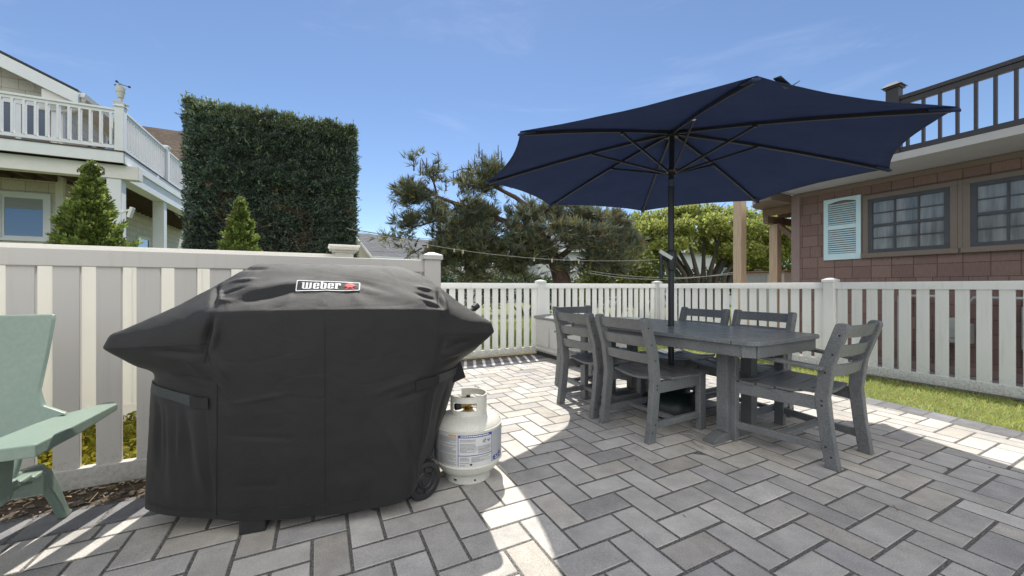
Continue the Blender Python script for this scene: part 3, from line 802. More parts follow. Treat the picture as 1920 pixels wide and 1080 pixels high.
so = cn.modifiers.new('thick', 'SOLIDIFY'); so.thickness = .003
# sewn pockets on the rib ends and hem
for i in range(8):
    mb = MB(); e = rib_pt(i, 1.0); d = (e - rib_pt(i, .93)).normalized(); sd_ = d.cross(Vector((0, 0, 1))).normalized()
    mb.add([e - d * .12 + sd_ * .035 + Vector((0, 0, .010)), e - d * .12 - sd_ * .035 + Vector((0, 0, .010)), e - sd_ * .018 + d * .008 + Vector((0, 0, .004)), e + sd_ * .018 + d * .008 + Vector((0, 0, .004)),
            e - d * .12 + sd_ * .035 + Vector((0, 0, -.008)), e - d * .12 - sd_ * .035 + Vector((0, 0, -.008)), e - sd_ * .018 + d * .008 + Vector((0, 0, -.012)), e + sd_ * .018 + d * .008 + Vector((0, 0, -.012))],
           [(0, 1, 2, 3), (7, 6, 5, 4), (0, 4, 5, 1), (1, 5, 6, 2), (2, 6, 7, 3), (3, 7, 4, 0)])
    mb.build('rib_pocket', M['canopy'], cn, bevel=.004)
# air vent cap on top
mb = MB(); vs = []; fs = []
for a in range(4):
    s = a / 3
    for i in range(8):
        q = hub.lerp(tl[i], .17 * s) ; vs.append((q.x, q.y, q.z + .06 + .03 * (1 - s)))
for a in range(3):
    for i in range(8): fs.append((a * 8 + i, a * 8 + (i + 1) % 8, (a + 1) * 8 + (i + 1) % 8, (a + 1) * 8 + i))
mb.add(vs, fs); mb.build('air_vent', M['canopy'], ub)
# tie strap lying over the front hem
mb = MB(); a = tl[0].lerp(tl[1], .10) + Vector((0, .02, .035)); b = tl[0].lerp(tl[1], .205) + Vector((.0, .10, .042))
mb.bar(a, b, .035, .006); mb.bar(b, b + Vector((.05, -.0, .03)), .028, .004); mb.build('tie_strap', M['pole'], ub, bevel=.002)
RUN = Lc((1.492, 3.585, 2.225))
for i in range(8):
    mb = MB(); pts = [rib_pt(i, s) - Vector((0, 0, .004)) for s in (.02, .2, .4, .6, .8, .985)]
    for p, q in zip(pts[:-1], pts[1:]): mb.bar(p, q, .020, .026)
    rb = mb.build('rib', M['pole'], ub, bevel=.003)
    mb = MB(); e = rib_pt(i, .405) - Vector((0, 0, .02)); d = (e - RUN); d.z = 0; d.normalize()
    mb.bar(RUN + d * .045, e, .014, .020); mb.build('strut', M['pole'], rb, bevel=.002)
    mb = MB(); mb.box(e, (.026, .026, .026)); mb.build('strut_joint', M['steel'] if i == 0 else M['pole'], rb, bevel=.003)
mb = MB(); mb.tube([(0, 0, .05), (0, 0, 2.085)], .0265, 20); mb.build('lower_pole', M['pole'], ub, smooth=True)
mb = MB(); mb.tube([(0, 0, 2.085), (.003, .004, 2.15)], .0275, 20); mb.build('tilt_collar', M['steel'], ub, smooth=True)
mb = MB(); mb.tube([(.003, .004, 2.15), hub + Vector((0, 0, .03))], .0235, 20); mb.build('upper_pole', M['pole'], ub, smooth=True)
mb = MB(); mb.lathe([(.024, -.035), (.034, -.03), (.036, -.005), (.062, 0), (.066, .012), (.05, .03), (.024, .034)], RUN, 24); mb.build('runner', M['pole'], ub, smooth=True)
mb = MB(); mb.lathe([(.02, -.05), (.055, -.045), (.06, -.015), (.05, .0), (.02, .005)], hub, 24)
mb.tube([hub + Vector((0, 0, .02)), hub + Vector((0, 0, .13))], [.012, .018], 10); mb.build('top_hub', M['pole'], ub, smooth=True)
mb = MB(); mb.lathe([(.027, -.105), (.038, -.095), (.044, -.05), (.050, 0), (.044, .06), (.036, .085), (.027, .09)], (0, 0, 1.41), 20)
mb.tube([(-.02, 0, 1.425), (-.062, -.02, 1.425)], [.038, .03], 14)
ch = mb.build('crank_housing', M['pole'], ub, smooth=True)
mb = MB(); mb.bar((-.012, -.052, 1.418), (-.128, -.055, 1.487), .014, .034); mb.build('crank_arm', M['white_plastic'], ch, bevel=.003)
mb = MB(); mb.tube([(-.112, -.04, 1.49), (-.112, -.04, 1.46), (-.108, -.045, 1.23)], [.011, .016, .014], 12); mb.build('crank_grip', M['pole'], ch, smooth=True)
ubb = thing('umbrella_base', 'round dark green umbrella base on the paving under the table', 'umbrella base', ORG)
mb = MB(); mb.lathe([(0, 0), (.24, 0), (.26, .02), (.262, .07), (.245, .13), (.19, .185), (.12, .215), (.07, .225)], n=40); mb.build('weight', M['base_green'], ubb, smooth=True)
mb = MB(); mb.lathe([(.07, .225), (.05, .235), (.045, .33), (.03, .335), (.03, .2)], n=24); mb.build('socket', M['base_green'], ubb, smooth=True)
mb = MB(); mb.tube([(.045, 0, .29), (.10, 0, .29)], .008, 8); mb.box((.11, 0, .29), (.02, .05, .02)); mb.build('knob', M['blackplastic'], ubb, bevel=.003)
# pale cord lying under the near chair
mb = MB(); pts = []
for i in range(22):
    s = i / 21; p = T(.42 + .25 * s + .03 * sin(s * 9), -.36 - .10 * s + .05 * sin(s * 6)); pts.append((p.x, p.y, .009 + .004 * sin(s * 20)))
mb.tube(pts, .0035, 6); tag(mb.build('cord', M['rope'], smooth=True), 'thin pale cord lying on the pavers under the near dining chair', 'cord')

# ---------------------------------------------------------------- storage box
db = thing('storage_box', 'greige resin storage box with a grey lid in the corner of the low fence', 'storage box', W(3.33, 5.74), PHI)
mb = MB(); bl, bw = 1.42, .78      # length along -u, width along v
mb.prism([(.012, .06), (.0, .10), (-.012, .60), (-.012, .615), (bw + .012, .615), (bw + .012, .60), (bw, .10), (bw - .012, .06)], 'y', -bl, 0)
bo = mb.build('body', M['box'], db, bevel=.012)
mb = MB()
for k in range(3): mb.bx(-.021, -.006, -bl + .06 + k * .455, -bl + .06 + .40 + k * .455, .17, .50)
mb.build('side_panel', M['box'], db, bevel=.008)
mb = MB(); mb.bx(-.016, bw + .016, -bl - .006, .006, .10, .118); mb.build('band', M['box'], db, bevel=.004)
mb = MB(); mb.bx(.01, bw - .01, -bl + .02, -.02, 0, .058); mb.build('plinth', M['blackplastic'], db)
mb = MB(); mb.prism([(-.03, .618), (-.03, .648), (-.01, .664), (bw / 2, .690), (bw + .01, .664), (bw + .03, .648), (bw + .03, .618)], 'y', -bl - .02, .02); mb.build('lid', M['box_lid'], db, bevel=.006)
mb = MB(); mb.prism([(-bl / 2 - .11, .612), (-bl / 2 + .11, .612), (-bl / 2 + .06, .596), (-bl / 2 + .03, .580), (-bl / 2 - .03, .580), (-bl / 2 - .06, .596)], 'x', -.03, -.0128); mb.build('finger_grip', M['box_lid'], db, bevel=.003)

# ---------------------------------------------------------------- covered grill
GV = Vector((.943, .333, 0)); GU = Vector((-.333, .943, 0))
gr = thing('covered_grill', 'large grill under a black fitted cover with a red and white badge', 'grill', (-.9125, 1.897, 0), atan2(.333, .943))
# stations: 0 back-left, 1 left tip back, 2 left tip front, 3 left crease, 4 front left, 5 front right, 6 right crease, 7 right tip front, 8 right tip back, 9 back-right, 10/11 back
R_ = [
 [(-.52,.58,.08),(-.83,.47,.09),(-.885,.20,.10),(-.47,.035,.085),(-.25,-.03,.065),(.22,-.075,.05),(.375,-.085,.085),(.44,-.01,.11),(.58,.38,.11),(.45,.57,.1),(.25,.58,.1),(-.25,.58,.1)],
 [(-.52,.58,.36),(-.85,.48,.36),(-.885,.24,.36),(-.46,.025,.36),(-.25,-.035,.36),(.22,-.065,.36),(.42,-.07,.36),(.53,.04,.36),(.70,.40,.36),(.5,.57,.36),(.25,.58,.36),(-.25,.58,.36)],
 [(-.54,.58,.60),(-.85,.49,.60),(-.87,.26,.61),(-.45,.0,.60),(-.25,-.045,.6),(.22,-.06,.6),(.46,-.05,.6),(.62,.10,.6),(.78,.42,.6),(.55,.57,.6),(.25,.58,.6),(-.25,.58,.6)],
 [(-.56,.58,.70),(-.84,.49,.70),(-.84,.20,.70),(-.45,-.01,.70),(-.25,-.05,.70),(.22,-.06,.7),(.50,-.04,.70),(.65,.09,.70),(.80,.42,.70),(.57,.57,.7),(.25,.58,.7),(-.25,.58,.7)],
 [(-.58,.57,.78),(-.81,.50,.77),(-.74,.05,.765),(-.46,-.025,.77),(-.25,-.055,.78),(.22,-.06,.78),(.52,-.035,.77),(.72,.03,.755),(.80,.46,.755),(.60,.56,.78),(.25,.57,.78),(-.25,.57,.78)],
 [(-.60,.56,.90),(-.865,.50,.90),(-.868,.0,.90),(-.48,-.03,.90),(-.25,-.06,.90),(.22,-.06,.9),(.54,-.035,.9),(.868,.0,.90),(.868,.50,.90),(.62,.55,.9),(.25,.56,.9),(-.25,.56,.9)],
 [(-.60,.55,.96),(-.855,.49,.955),(-.855,.02,.955),(-.475,-.028,.97),(-.25,-.06,.985),(.22,-.06,.985),(.55,-.03,.975),(.855,.02,.955),(.855,.49,.955),(.62,.54,.96),(.25,.55,.97),(-.25,.55,.97)],
 [(-.55,.53,1.05),(-.64,.46,1.07),(-.645,.09,1.07),(-.455,-.028,1.045),(-.25,-.055,1.05),(.24,-.055,1.05),(.555,-.022,1.035),(.70,.09,1.055),(.69,.46,1.055),(.6,.52,1.05),(.25,.53,1.05),(-.25,.53,1.05)],
 [(-.44,.48,1.15),(-.49,.43,1.175),(-.495,.15,1.18),(-.435,.045,1.12),(-.25,.04,1.135),(.26,.04,1.135),(.53,.06,1.115),(.575,.13,1.16),(.56,.43,1.16),(.5,.47,1.14),(.25,.48,1.15),(-.25,.48,1.15)],
 [(-.38,.42,1.24),(-.405,.38,1.25),(-.41,.21,1.25),(-.39,.155,1.22),(-.25,.15,1.23),(.28,.15,1.23),(.455,.17,1.215),(.475,.21,1.235),(.46,.38,1.235),(.43,.42,1.23),(.25,.43,1.24),(-.25,.43,1.24)],
 [(-.33,.37,1.285),(-.35,.355,1.288),(-.355,.28,1.292),(-.34,.255,1.288),(-.23,.25,1.292),(.25,.25,1.292),(.35,.255,1.285),(.365,.28,1.284),(.355,.355,1.28),(.34,.37,1.28),(.25,.375,1.285),(-.23,.375,1.285)],
]
nst = 12
bmv = []; 
for r in R_: bmv += r
fs = []
for i in range(len(R_) - 1):
    for k in range(nst):
        a = i * nst + k; b = i * nst + (k + 1) % nst
        fs.append((a, b, b + nst, a + nst))
t0 = (len(R_) - 1) * nst
fs += [(t0 + 0, t0 + 1, t0 + 2, t0 + 3), (t0 + 0, t0 + 3, t0 + 4, t0 + 11), (t0 + 11, t0 + 4, t0 + 5, t0 + 10), (t0 + 10, t0 + 5, t0 + 6, t0 + 9), (t0 + 9, t0 + 6, t0 + 7, t0 + 8)]
me = bpy.data.meshes.new('cover_cage'); me.from_pydata(bmv, [], fs)
bm = bmesh.new(); bm.from_mesh(me); bm.verts.ensure_lookup_table()
cl = bm.edges.layers.float.new('crease_edge')
def crease(a, b, c):
    e = bm.edges.get((bm.verts[a], bm.verts[b]))
    if e: e[cl] = c
for k in range(nst):                      # hem
    crease(k, (k + 1) % nst, 1.0)
for i in (4, 5, 6):                       # pointed ends of the side shelves
    for (k1, k2, c) in ((1, 2, .75), (7, 8, .75)): crease(i * nst + k1, i * nst + k2, c)
    for k in (1, 2, 7, 8):
        if i < 6: crease(i * nst + k, (i + 1) * nst + k, .8)
for i in (0, 1, 2, 3):
    crease(i * nst + 3, (i + 1) * nst + 3, .45); crease(i * nst + 6, (i + 1) * nst + 6, .35)
for k in range(2, 7): crease(7 * nst + k, 7 * nst + k + 1, .55)         # lip of the lid
for i in range(4, 10): crease(i * nst + 3, (i + 1) * nst + 3, .55); crease(i * nst + 6, (i + 1) * nst + 6, .6)
for k in (1, 2, 3, 6, 7, 8): pass
for k in range(2, 3): crease(5 * nst + 2, 5 * nst + 3, .75)
crease(5 * nst + 6, 5 * nst + 7, .75)
for i in (6, 7, 8, 9):                    # straight ridge from shelf end to lid top
    for k in (2, 7): crease(i * nst + k, (i + 1) * nst + k, .6)
bmesh.ops.recalc_face_normals(bm, faces=bm.faces); bm.to_mesh(me); bm.free()
tmp = bpy.data.objects.new('cover_cage', me); COL.objects.link(tmp)
ss = tmp.modifiers.new('s', 'SUBSURF'); ss.levels = 5; ss.render_levels = 5
dg = bpy.context.evaluated_depsgraph_get(); dg.update()
cm = bpy.data.meshes.new_from_object(tmp.evaluated_get(dg))
bpy.data.objects.remove(tmp); bpy.data.meshes.remove(me)
nv = len(cm.vertices); co = np.empty(nv * 3, np.float32); cm.vertices.foreach_get('co', co); co = co.reshape(-1, 3)
nr = np.empty(nv * 3, np.float32); cm.vertices.foreach_get('normal', nr); nr = nr.reshape(-1, 3)
def bump_line(p, a, b, wid, amp):
    """a soft fold along the 3D segment a-b; dents when amp < 0"""
    a = np.array(a); b = np.array(b); d = b - a; t_ = np.clip(((p - a) @ d) / (d @ d), 0, 1)
    dist = np.linalg.norm(p - (a + t_[:, None] * d), axis=1)
    return amp * np.exp(-(dist / wid) ** 2) * np.sin(np.clip(t_, .02, .98) * pi) ** .6
dz = np.zeros(nv)
folds = [
 # big soft draping folds on the lid slope
 ((-.40,.06,1.13),(-.06,.10,1.19),.045,.014), ((-.42,.0,1.07),(-.10,.07,1.16),.035,-.013), ((.10,.08,1.18),(.50,.0,1.06),.04,.013), ((.06,.12,1.21),(.40,.02,1.08),.03,-.012),
 ((.0,.05,1.14),(-.02,-.04,1.06),.03,.006), ((.12,.04,1.13),(.15,-.04,1.06),.025,.006), ((-.15,.03,1.12),(-.2,-.04,1.06),.03,.006),
 ((-.42,.22,1.25),(-.30,.20,1.26),.018,-.012), ((-.45,.14,1.18),(-.33,.12,1.20),.015,.010), ((-.47,.06,1.12),(-.36,.08,1.16),.012,-.010), ((-.47,.04,1.09),(-.40,.02,1.09),.012,.010),
 ((.42,.06,1.12),(.54,.03,1.09),.012,-.010), ((.44,.03,1.09),(.55,.0,1.06),.010,.009), ((.43,.10,1.16),(.53,.09,1.14),.012,.009), ((.46,.015,1.06),(.55,-.01,1.045),.008,-.009),
 # left side pleats under the shelf
 ((-.56,.08,.60),(-.50,.05,.20),.045,.022), ((-.60,.13,.62),(-.57,.10,.30),.025,-.022), ((-.69,.18,.62),(-.66,.15,.15),.03,.016), ((-.75,.22,.62),(-.74,.2,.3),.022,-.018),
 ((-.49,-.01,.76),(-.40,-.02,.60),.02,-.010), ((-.46,-.02,.86),(-.40,-.05,.72),.02,.010), ((-.47,-.03,1.0),(-.49,-.03,.86),.012,-.016), ((-.43,-.03,.98),(-.46,-.03,.88),.012,.010),
 # horizontal storage creases on the front
 ((-.45,.0,.48),(-.10,-.05,.44),.012,-.004), ((-.44,.0,.36),(-.2,-.05,.345),.010,-.004), ((-.45,.01,.24),(-.16,-.05,.225),.012,-.005), ((-.44,.0,.62),(-.15,-.05,.66),.012,.004),
 ((.0,-.07,.95),(.0,-.08,.15),.010,-.0025), ((.20,-.07,.62),(.48,-.05,.70),.02,.007), ((.30,-.07,.58),(.52,-.03,.63),.018,-.009), ((.26,-.07,.50),(.42,-.06,.15),.035,.010), ((.38,-.075,.50),(.43,-.07,.18),.02,-.010),
 # right tucks
 ((.56,.02,.74),(.60,.0,.86),.018,-.010), ((.52,.0,.62),(.46,-.02,.30),.02,.012), ((.60,.12,.62),(.54,.08,.25),.02,-.015),
 # sharp gathers where the lid meets the side wings
 ((-.50,.14,1.17),(-.465,.0,1.05),.013,-.020), ((-.48,.10,1.15),(-.44,.02,1.08),.011,.012), ((-.465,-.03,1.04),(-.492,-.03,.90),.012,-.022), ((-.44,-.03,1.02),(-.455,-.035,.90),.012,.012), ((.56,.10,1.15),(.562,-.01,1.03),.012,-.020), ((.585,.08,1.12),(.59,.0,1.02),.012,.012),
 ((-.50,-.02,.90),(-.47,-.02,.80),.014,-.016), ((-.70,.0,.89),(-.50,-.02,.86),.012,-.008), ((-.78,.02,.82),(-.58,.0,.76),.015,.010), ((-.62,.03,.765),(-.47,-.02,.72),.016,-.014), ((-.58,.0,.88),(-.52,-.01,.78),.014,.010),
 ((.57,-.02,.90),(.55,-.02,.80),.014,-.014), ((.72,.0,.87),(.57,-.01,.82),.014,-.010), ((.66,.03,.78),(.53,-.02,.73),.015,-.012),
 ((-.52,.05,.60),(-.49,.04,.12),.016,-.014), ((-.63,.13,.62),(-.64,.12,.35),.014,.014), ((-.72,.18,.60),(-.70,.17,.25),.014,-.012), ((-.80,.22,.62),(-.81,.2,.2),.016,.014),
 # sack wrinkles
 ((-.80,.0,.83),(-.55,-.01,.74),.025,-.012), ((-.72,.0,.86),(-.52,-.02,.83),.02,.008), ((.58,-.02,.86),(.80,.0,.84),.02,-.008), ((.56,-.02,.80),(.72,.0,.78),.02,.010),
]
for a, b, wd_, am in folds: dz += bump_line(co, a, b, wd_, am)
fine = np.array([noise.noise(Vector(p) * 7.0) * .0045 + noise.noise(Vector(p) * 17.0 + Vector((3, 1, 5))) * .0016 for p in co])
vert = np.array([noise.noise(Vector((p[0] * 9, p[1] * 9, p[2] * 1.4))) for p in co])
low = np.clip((.62 - co[:, 2]) / .4, 0, 1)
def ridge(p, f, o): return 1 - abs(noise.noise(Vector((p[0] * f[0] + o, p[1] * f[1], p[2] * f[2]))))
rid = np.array([max(0, ridge(p, (6, 6, 3.2), 2.1) - .86) / .14 * .0012 - max(0, ridge(p, (3.6, 5, 8.5), 9.7) - .88) / .12 * .0010 + max(0, ridge(p, (13, 9, 11), 5.3) - .90) / .10 * .0006 for p in co])
dz += fine + vert * .012 * low + rid * (.45 + .55 * np.array([.5 + noise.noise(Vector(p) * 2.2) for p in co]))
co2 = co + nr * dz[:, None]
cm.vertices.foreach_set('co', co2.astype(np.float32).ravel()); cm.update()
cover = finish(cm, 'cover', M['cover'], gr, smooth=True, sharp=180)
bvh = BVHTree.FromPolygons([Vector(p) for p in co2], [tuple(p.vertices) for p in cm.polygons])
# seams: thin piping pressed on the cover
def drape(pts, off, dirv):
    out = []
    for p in pts:
        h = bvh.ray_cast(Vector(p) - Vector(dirv) * .5, Vector(dirv))
        out.append((h[0] + h[1] * off * (1 if h[1].dot(Vector(dirv)) < 0 else -1)) if h[0] else Vector(p))
    return out
F_ = (0, 1, 0)
mb = MB()
def seam(p0, p1, n=26, r=.0022, d=F_):
    p0 = Vector(p0); p1 = Vector(p1); mb.tube(drape([p0.lerp(p1, i / n) for i in range(n + 1)], .0008, d), r, 5)
seam((-.455, .1, .72), (-.47, .1, .10)); seam((.55, .1, 1.02), (.515, .1, .72)); seam((-.455, .1, 1.03), (-.50, .1, .82))
seam((-.845, .1, .90), (-.49, .1, .905)); seam((.845, .1, .90), (.57, .1, .905)); seam((.50, .1, .68), (.42, .1, .14)); seam((-.005, .1, 1.0), (-.005, .1, .08), r=.0012)
for z_ in (.125, .135):
    hp = [(-.80 + 1.19 * i / 60, .1, z_ - .022 * (i / 60)) for i in range(61)]
    hp = [p for p in hp if bvh.ray_cast(Vector(p) - Vector(F_) * .5, Vector(F_))[0]]
    mb.tube(drape(hp, .0005, F_), .0011, 4)
mb.build('seam', M['cover'], cover, smooth=True)
# adjustable straps
def band(mb, pts, h, off, d=F_):
    dv_ = Vector(d); pts = [p for p in pts if all(bvh.ray_cast(Vector((p[0], p[1], p[2] + k)) - dv_ * .5, dv_)[0] and bvh.ray_cast(Vector((p[0], p[1], p[2] + k)) - dv_ * .5, dv_)[0].y < .33 for k in (-h / 2, h / 2))]
    top = drape([(p[0], p[1], p[2] + h / 2) for p in pts], off, d); bot = drape([(p[0], p[1], p[2] - h / 2) for p in pts], off, d)
    n = len(pts); dv = Vector(d) * .004
    vs = top + bot + [p + dv for p in top] + [p + dv for p in bot]; fs = []
    for i in range(n - 1):
        fs += [(i, i + 1, n + i + 1, n + i), (2 * n + i, 3 * n + i, 3 * n + i + 1, 2 * n + i + 1), (i, 2 * n + i, 2 * n + i + 1, i + 1), (n + i, n + i + 1, 3 * n + i + 1, 3 * n + i)]
    fs += [(0, n, 3 * n, 2 * n), (n - 1, 3 * n - 1, 4 * n - 1, 2 * n - 1)]
    mb.add(vs, fs)
for nm, x0, x1, z0, z1, mt, h in (('strap', -.80, -.555, .680, .632, 'strap', .052), ('strap_end', -.575, -.49, .633, .628, 'hookloop', .052),
                                  ('strap', .53, .70, .66, .665, 'strap', .055), ('strap_end', .42, .545, .648, .66, 'hookloop', .05)):
    mb = MB(); band(mb, [(x0 + (x1 - x0) * i / 10, 0, z0 + (z1 - z0) * i / 10) for i in range(11)], h, .006 if nm == 'strap' else .009); mb.build(nm, M[mt], cover)
# loose end of the right strap
mb = MB(); mb.bar((.665, .17, .70), (.70, .19, .60), .08, .012, up=(0, 1, 0)); mb.build('strap_end', M['hookloop'], cover, bevel=.004)
# badge
bc = Vector((.0, .08, 1.155)); bd_ = Vector((0, .74, -.67)).normalized(); bxv = Vector((1, 0, 0)); byv = Vector((0, .67, .74)).normalized()
def bp(x, y): return bc + bxv * x + byv * y
def badge(polys, off, name, mat):
    mb = MB()
    for poly in polys:
        n = len(poly); q = []
        for x, y in poly:
            h = bvh.ray_cast(bp(x, y) - bd_ * .3, bd_)
            q.append((h[0] - bd_ * off) if h[0] else bp(x, y))
        mb.add(q, [tuple(range(n))])
    return mb.build(name, mat, cover)
def rrect(x0, x1, y0, y1, r, n=5):
    o = []
    for cx, cy, a in ((x1 - r, y0 + r, -90), (x1 - r, y1 - r, 0), (x0 + r, y1 - r, 90), (x0 + r, y0 + r, 180)):
        for i in range(n + 1):
            b = radians(a + 90 * i / n); o.append((cx + r * cos(b), cy + r * sin(b)))
    return o
bw2, bh2 = .148, .036
def gridrect(x0, x1, y0, y1, nx, ny):
    return [[(x0 + (x1 - x0) * (i + a) / nx, y0 + (y1 - y0) * (j + b) / ny) for a, b in ((0, 0), (1, 0), (1, 1), (0, 1))] for i in range(nx) for j in range(ny)]
badge(gridrect(-bw2, bw2, -bh2, bh2, 16, 4), .0022, 'badge', M['patch'])
outer = rrect(-bw2, bw2, -bh2, bh2, .008); inner = rrect(-bw2 + .0048, bw2 - .0048, -bh2 + .0048, bh2 - .0048, .005)
ring = []
no = len(outer)
for i in range(no):
    a, b, c, d = outer[i], outer[(i + 1) % no], inner[(i + 1) % no], inner[i]
    L_ = max(abs(b[0] - a[0]), abs(b[1] - a[1])); k = max(1, int(L_ / .02))
    for j in range(k):
        f = lambda p, q, s: (p[0] + (q[0] - p[0]) * s, p[1] + (q[1] - p[1]) * s)
        ring.append([f(a, b, j / k), f(a, b, (j + 1) / k), f(d, c, (j + 1) / k), f(d, c, j / k)])
badge(ring, .004, 'badge_border', M['white_print'])
# the five letters, built from condensed heavy strokes on a 0..1 x-height grid; u = stroke, round lower corners
def q4(x0, x1, y0, y1): return [(x0, y0), (x1, y0), (x1, y1), (x0, y1)]
Lw = [q4(.06, .27, .12, 1), q4(.40, .61, .10, 1), q4(.74, .95, .12, 1), [(.10, .12), (.27, .12), (.40, .0), (.22, .0)], [(.27, .12), (.40, .12), (.44, .0), (.26, .0)], [(.40, .12), (.61, .12), (.56, .0), (.42, .0)], [(.61, .12), (.74, .12), (.76, .0), (.56, .0)], [(.74, .12), (.95, .12), (.84, .0), (.74, .0)], q4(0, .06, .90, 1)]
Le = [q4(0, .22, .10, .90), [(0, .10), (.22, .10), (.24, 0), (.10, 0)], [(0, .90), (.10, 1), (.24, 1), (.22, .90)], [(.22, .12), (.24, 0), (.42, 0), (.36, .12)], [(.22, .88), (.36, .88), (.42, 1), (.24, 1)], q4(.36, .58, .52, .90), [(.36, .90), (.58, .90), (.46, 1), (.38, 1)], q4(.22, .58, .44, .53), [(.36, .10), (.58, .10), (.48, 0), (.38, 0)], q4(.36, .58, .10, .30)]
Lb = [q4(0, .22, .10, 1.22), [(0, .10), (.22, .10), (.24, 0), (.10, 0)], [(.22, .12), (.24, 0), (.42, 0), (.36, .12)], q4(.36, .58, .10, .90), [(.36, .10), (.58, .10), (.48, 0), (.38, 0)], [(.22, .88), (.36, .88), (.42, 1), (.26, 1)], [(.36, .90), (.58, .90), (.48, 1), (.38, 1)]]
Lr = [q4(.04, .26, 0, 1), q4(-.04, .36, 0, .05), q4(-.05, .04, .90, 1), [(.26, .84), (.36, .84), (.42, 1), (.28, 1)], q4(.36, .58, .60, .90), [(.36, .90), (.58, .90), (.46, 1), (.36, 1)]]
lh = .0425; lw_ = .0425; x = -.124; y0 = -.0225
polys = []
for L_, adv in ((Lw, 1.10), (Le, .70), (Lb, .70), (Le, .70), (Lr, .6)):
    for p in L_: polys.append([(x + a * lw_ * 1.12, y0 + b * lh) for a, b in p])
    x += adv * lw_ * 1.12
badge(polys, .0052, 'badge_lettering', M['white_print'])
kx, ky = .099, -.0035
ket = [[(kx + .0225 * cos(a), ky + .007 + (.0195 if sin(a) > 0 else .0150) * sin(a)) for a in [2 * pi * i / 24 for i in range(24)]], [(kx - .005, ky + .025), (kx + .005, ky + .025), (kx + .004, ky + .029), (kx - .004, ky + .029)],
       [(kx - .012, ky - .006), (kx - .006, ky - .008), (kx - .0165, ky - .028), (kx - .0225, ky - .028)], [(kx + .006, ky - .008), (kx + .012, ky - .006), (kx + .0225, ky - .028), (kx + .0165, ky - .028)],
       [(kx - .016, ky - .0215), (kx + .016, ky - .0215), (kx + .016, ky - .0185), (kx - .016, ky - .0185)], [(kx - .032, ky + .005), (kx - .022, ky + .001), (kx - .022, ky + .008)], [(kx + .032, ky + .005), (kx + .022, ky + .001), (kx + .022, ky + .008)]]
badge(ket, .0052, 'badge_emblem', M['red_print'])
# what shows of the grill itself
mb = MB(); mb.prism([(.012, 0), (.09, 0), (.10, .10), (.085, .30), (.025, .30), (.005, .10)], 'x', -.375, -.265); mb.build('leg', M['blackplastic'], gr, bevel=.01)
mb = MB(); mb.prism([(.43, 0), (.50, 0), (.50, .30), (.43, .30)], 'x', -.375, -.265); mb.build('leg', M['blackplastic'], gr, bevel=.01)
def wheel_pts(yc):
    wt = thing('wheel', None, None); wt.parent = gr; wt.location = (.47, yc, .102); wt.rotation_euler = (0, radians(90), radians(-62))
    m1 = MB(); m1.lathe([(.078, -.03), (.098, -.028), (.103, -.018), (.103, .018), (.098, .028), (.078, .03)], n=40)
    for k in range(30):
        a = 2 * pi * k / 30; m1.box((.1025 * cos(a), .1025 * sin(a), 0), (.006, .009, .034), rz=a)
    m1.build('tyre', M['blackplastic'], wt, smooth=True)
    m2 = MB(); m2.lathe([(0, .026), (.022, .026), (.026, .020), (.034, .019), (.040, .025), (.046, .019), (.066, .018), (.072, .026), (.079, .028), (.079, -.028), (0, -.028)], n=40)
    for k in range(6):
        a = 2 * pi * k / 6; m2.box((.056 * cos(a), .056 * sin(a), .021), (.022, .010, .008), rz=a)
    m2.build('rim', M['blackplastic'], wt, smooth=True)
wheel_pts(.06); wheel_pts(.47)
mb = MB(); mb.bx(-.36, .47, .05, .48, .14, .17); mb.build('cart_shelf', M['blackplastic'], gr)
mb = MB(); mb.tube([(.80, .44, .975), (.86, .47, 1.015)], .016, 12); mb.tube([(.855, .467, 1.012), (.885, .482, 1.032)], .023, 12); mb.build('handle', M['blackplastic'], gr, smooth=True)

# ---------------------------------------------------------------- propane tank
pt = thing('propane_tank', 'cream propane tank with a printed paper label standing beside the covered grill', 'gas tank', (-.272, 2.385, 0), atan2(2.385, -.272) - pi / 2)
# local -y faces the camera
mb = MB(); prof = [(.10, .045), (.14, .048), (.168, .062), (.188, .085), (.198, .108), (.203, .118), (.2045, .125), (.2045, .315), (.203, .325), (.196, .338), (.180, .356), (.155, .374), (.12, .388), (.08, .396), (0, .40)]
mb.lathe(prof, n=64); mb.build('body', M['tank'], pt, smooth=True, sharp=50)
mb = MB(); mb.lathe([(.2045, .118), (.2085, .121), (.2085, .127), (.2045, .130)], n=64); mb.lathe([(.2045, .322), (.2075, .325), (.2075, .330), (.203, .333)], n=64); mb.build('weld_bead', M['tank'], pt, smooth=True)
mb = MB(); nA = 72; lv = [0, .014, .026, .036, .05]
def fr(k, z): return (.128 if z > .04 else .134)
for k in range(nA):
    for i in range(4):
        ang = (k + .5) * 5
        hole = any(abs((ang - h + 180) % 360 - 180) < 4.5 for h in (236, 287, 45, 110)) and i == 1
        if hole: continue
        for r_ in (.134, .130):
            a0, a1 = radians(k * 5), radians(k * 5 + 5)
            mb.add([(r_ * cos(a0), r_ * sin(a0), lv[i]), (r_ * cos(a1), r_ * sin(a1), lv[i]), (r_ * cos(a1), r_ * sin(a1), lv[i + 1]), (r_ * cos(a0), r_ * sin(a0), lv[i + 1])], [(0, 1, 2, 3)])
mb.lathe([(.130, 0), (.137, 0), (.137, .004), (.134, .006)], n=72)
mb.build('foot_ring', M['tank'], pt)
mb = MB()
zs = [.385, .405, .418, .430, .442, .455, .466, .478, .497]
A0, A1, nC = -160, 112, 68                    # the collar is open towards the back left
def czt(a): return .0 if a < 40 else .012 * min(1, (a - 40) / 20)
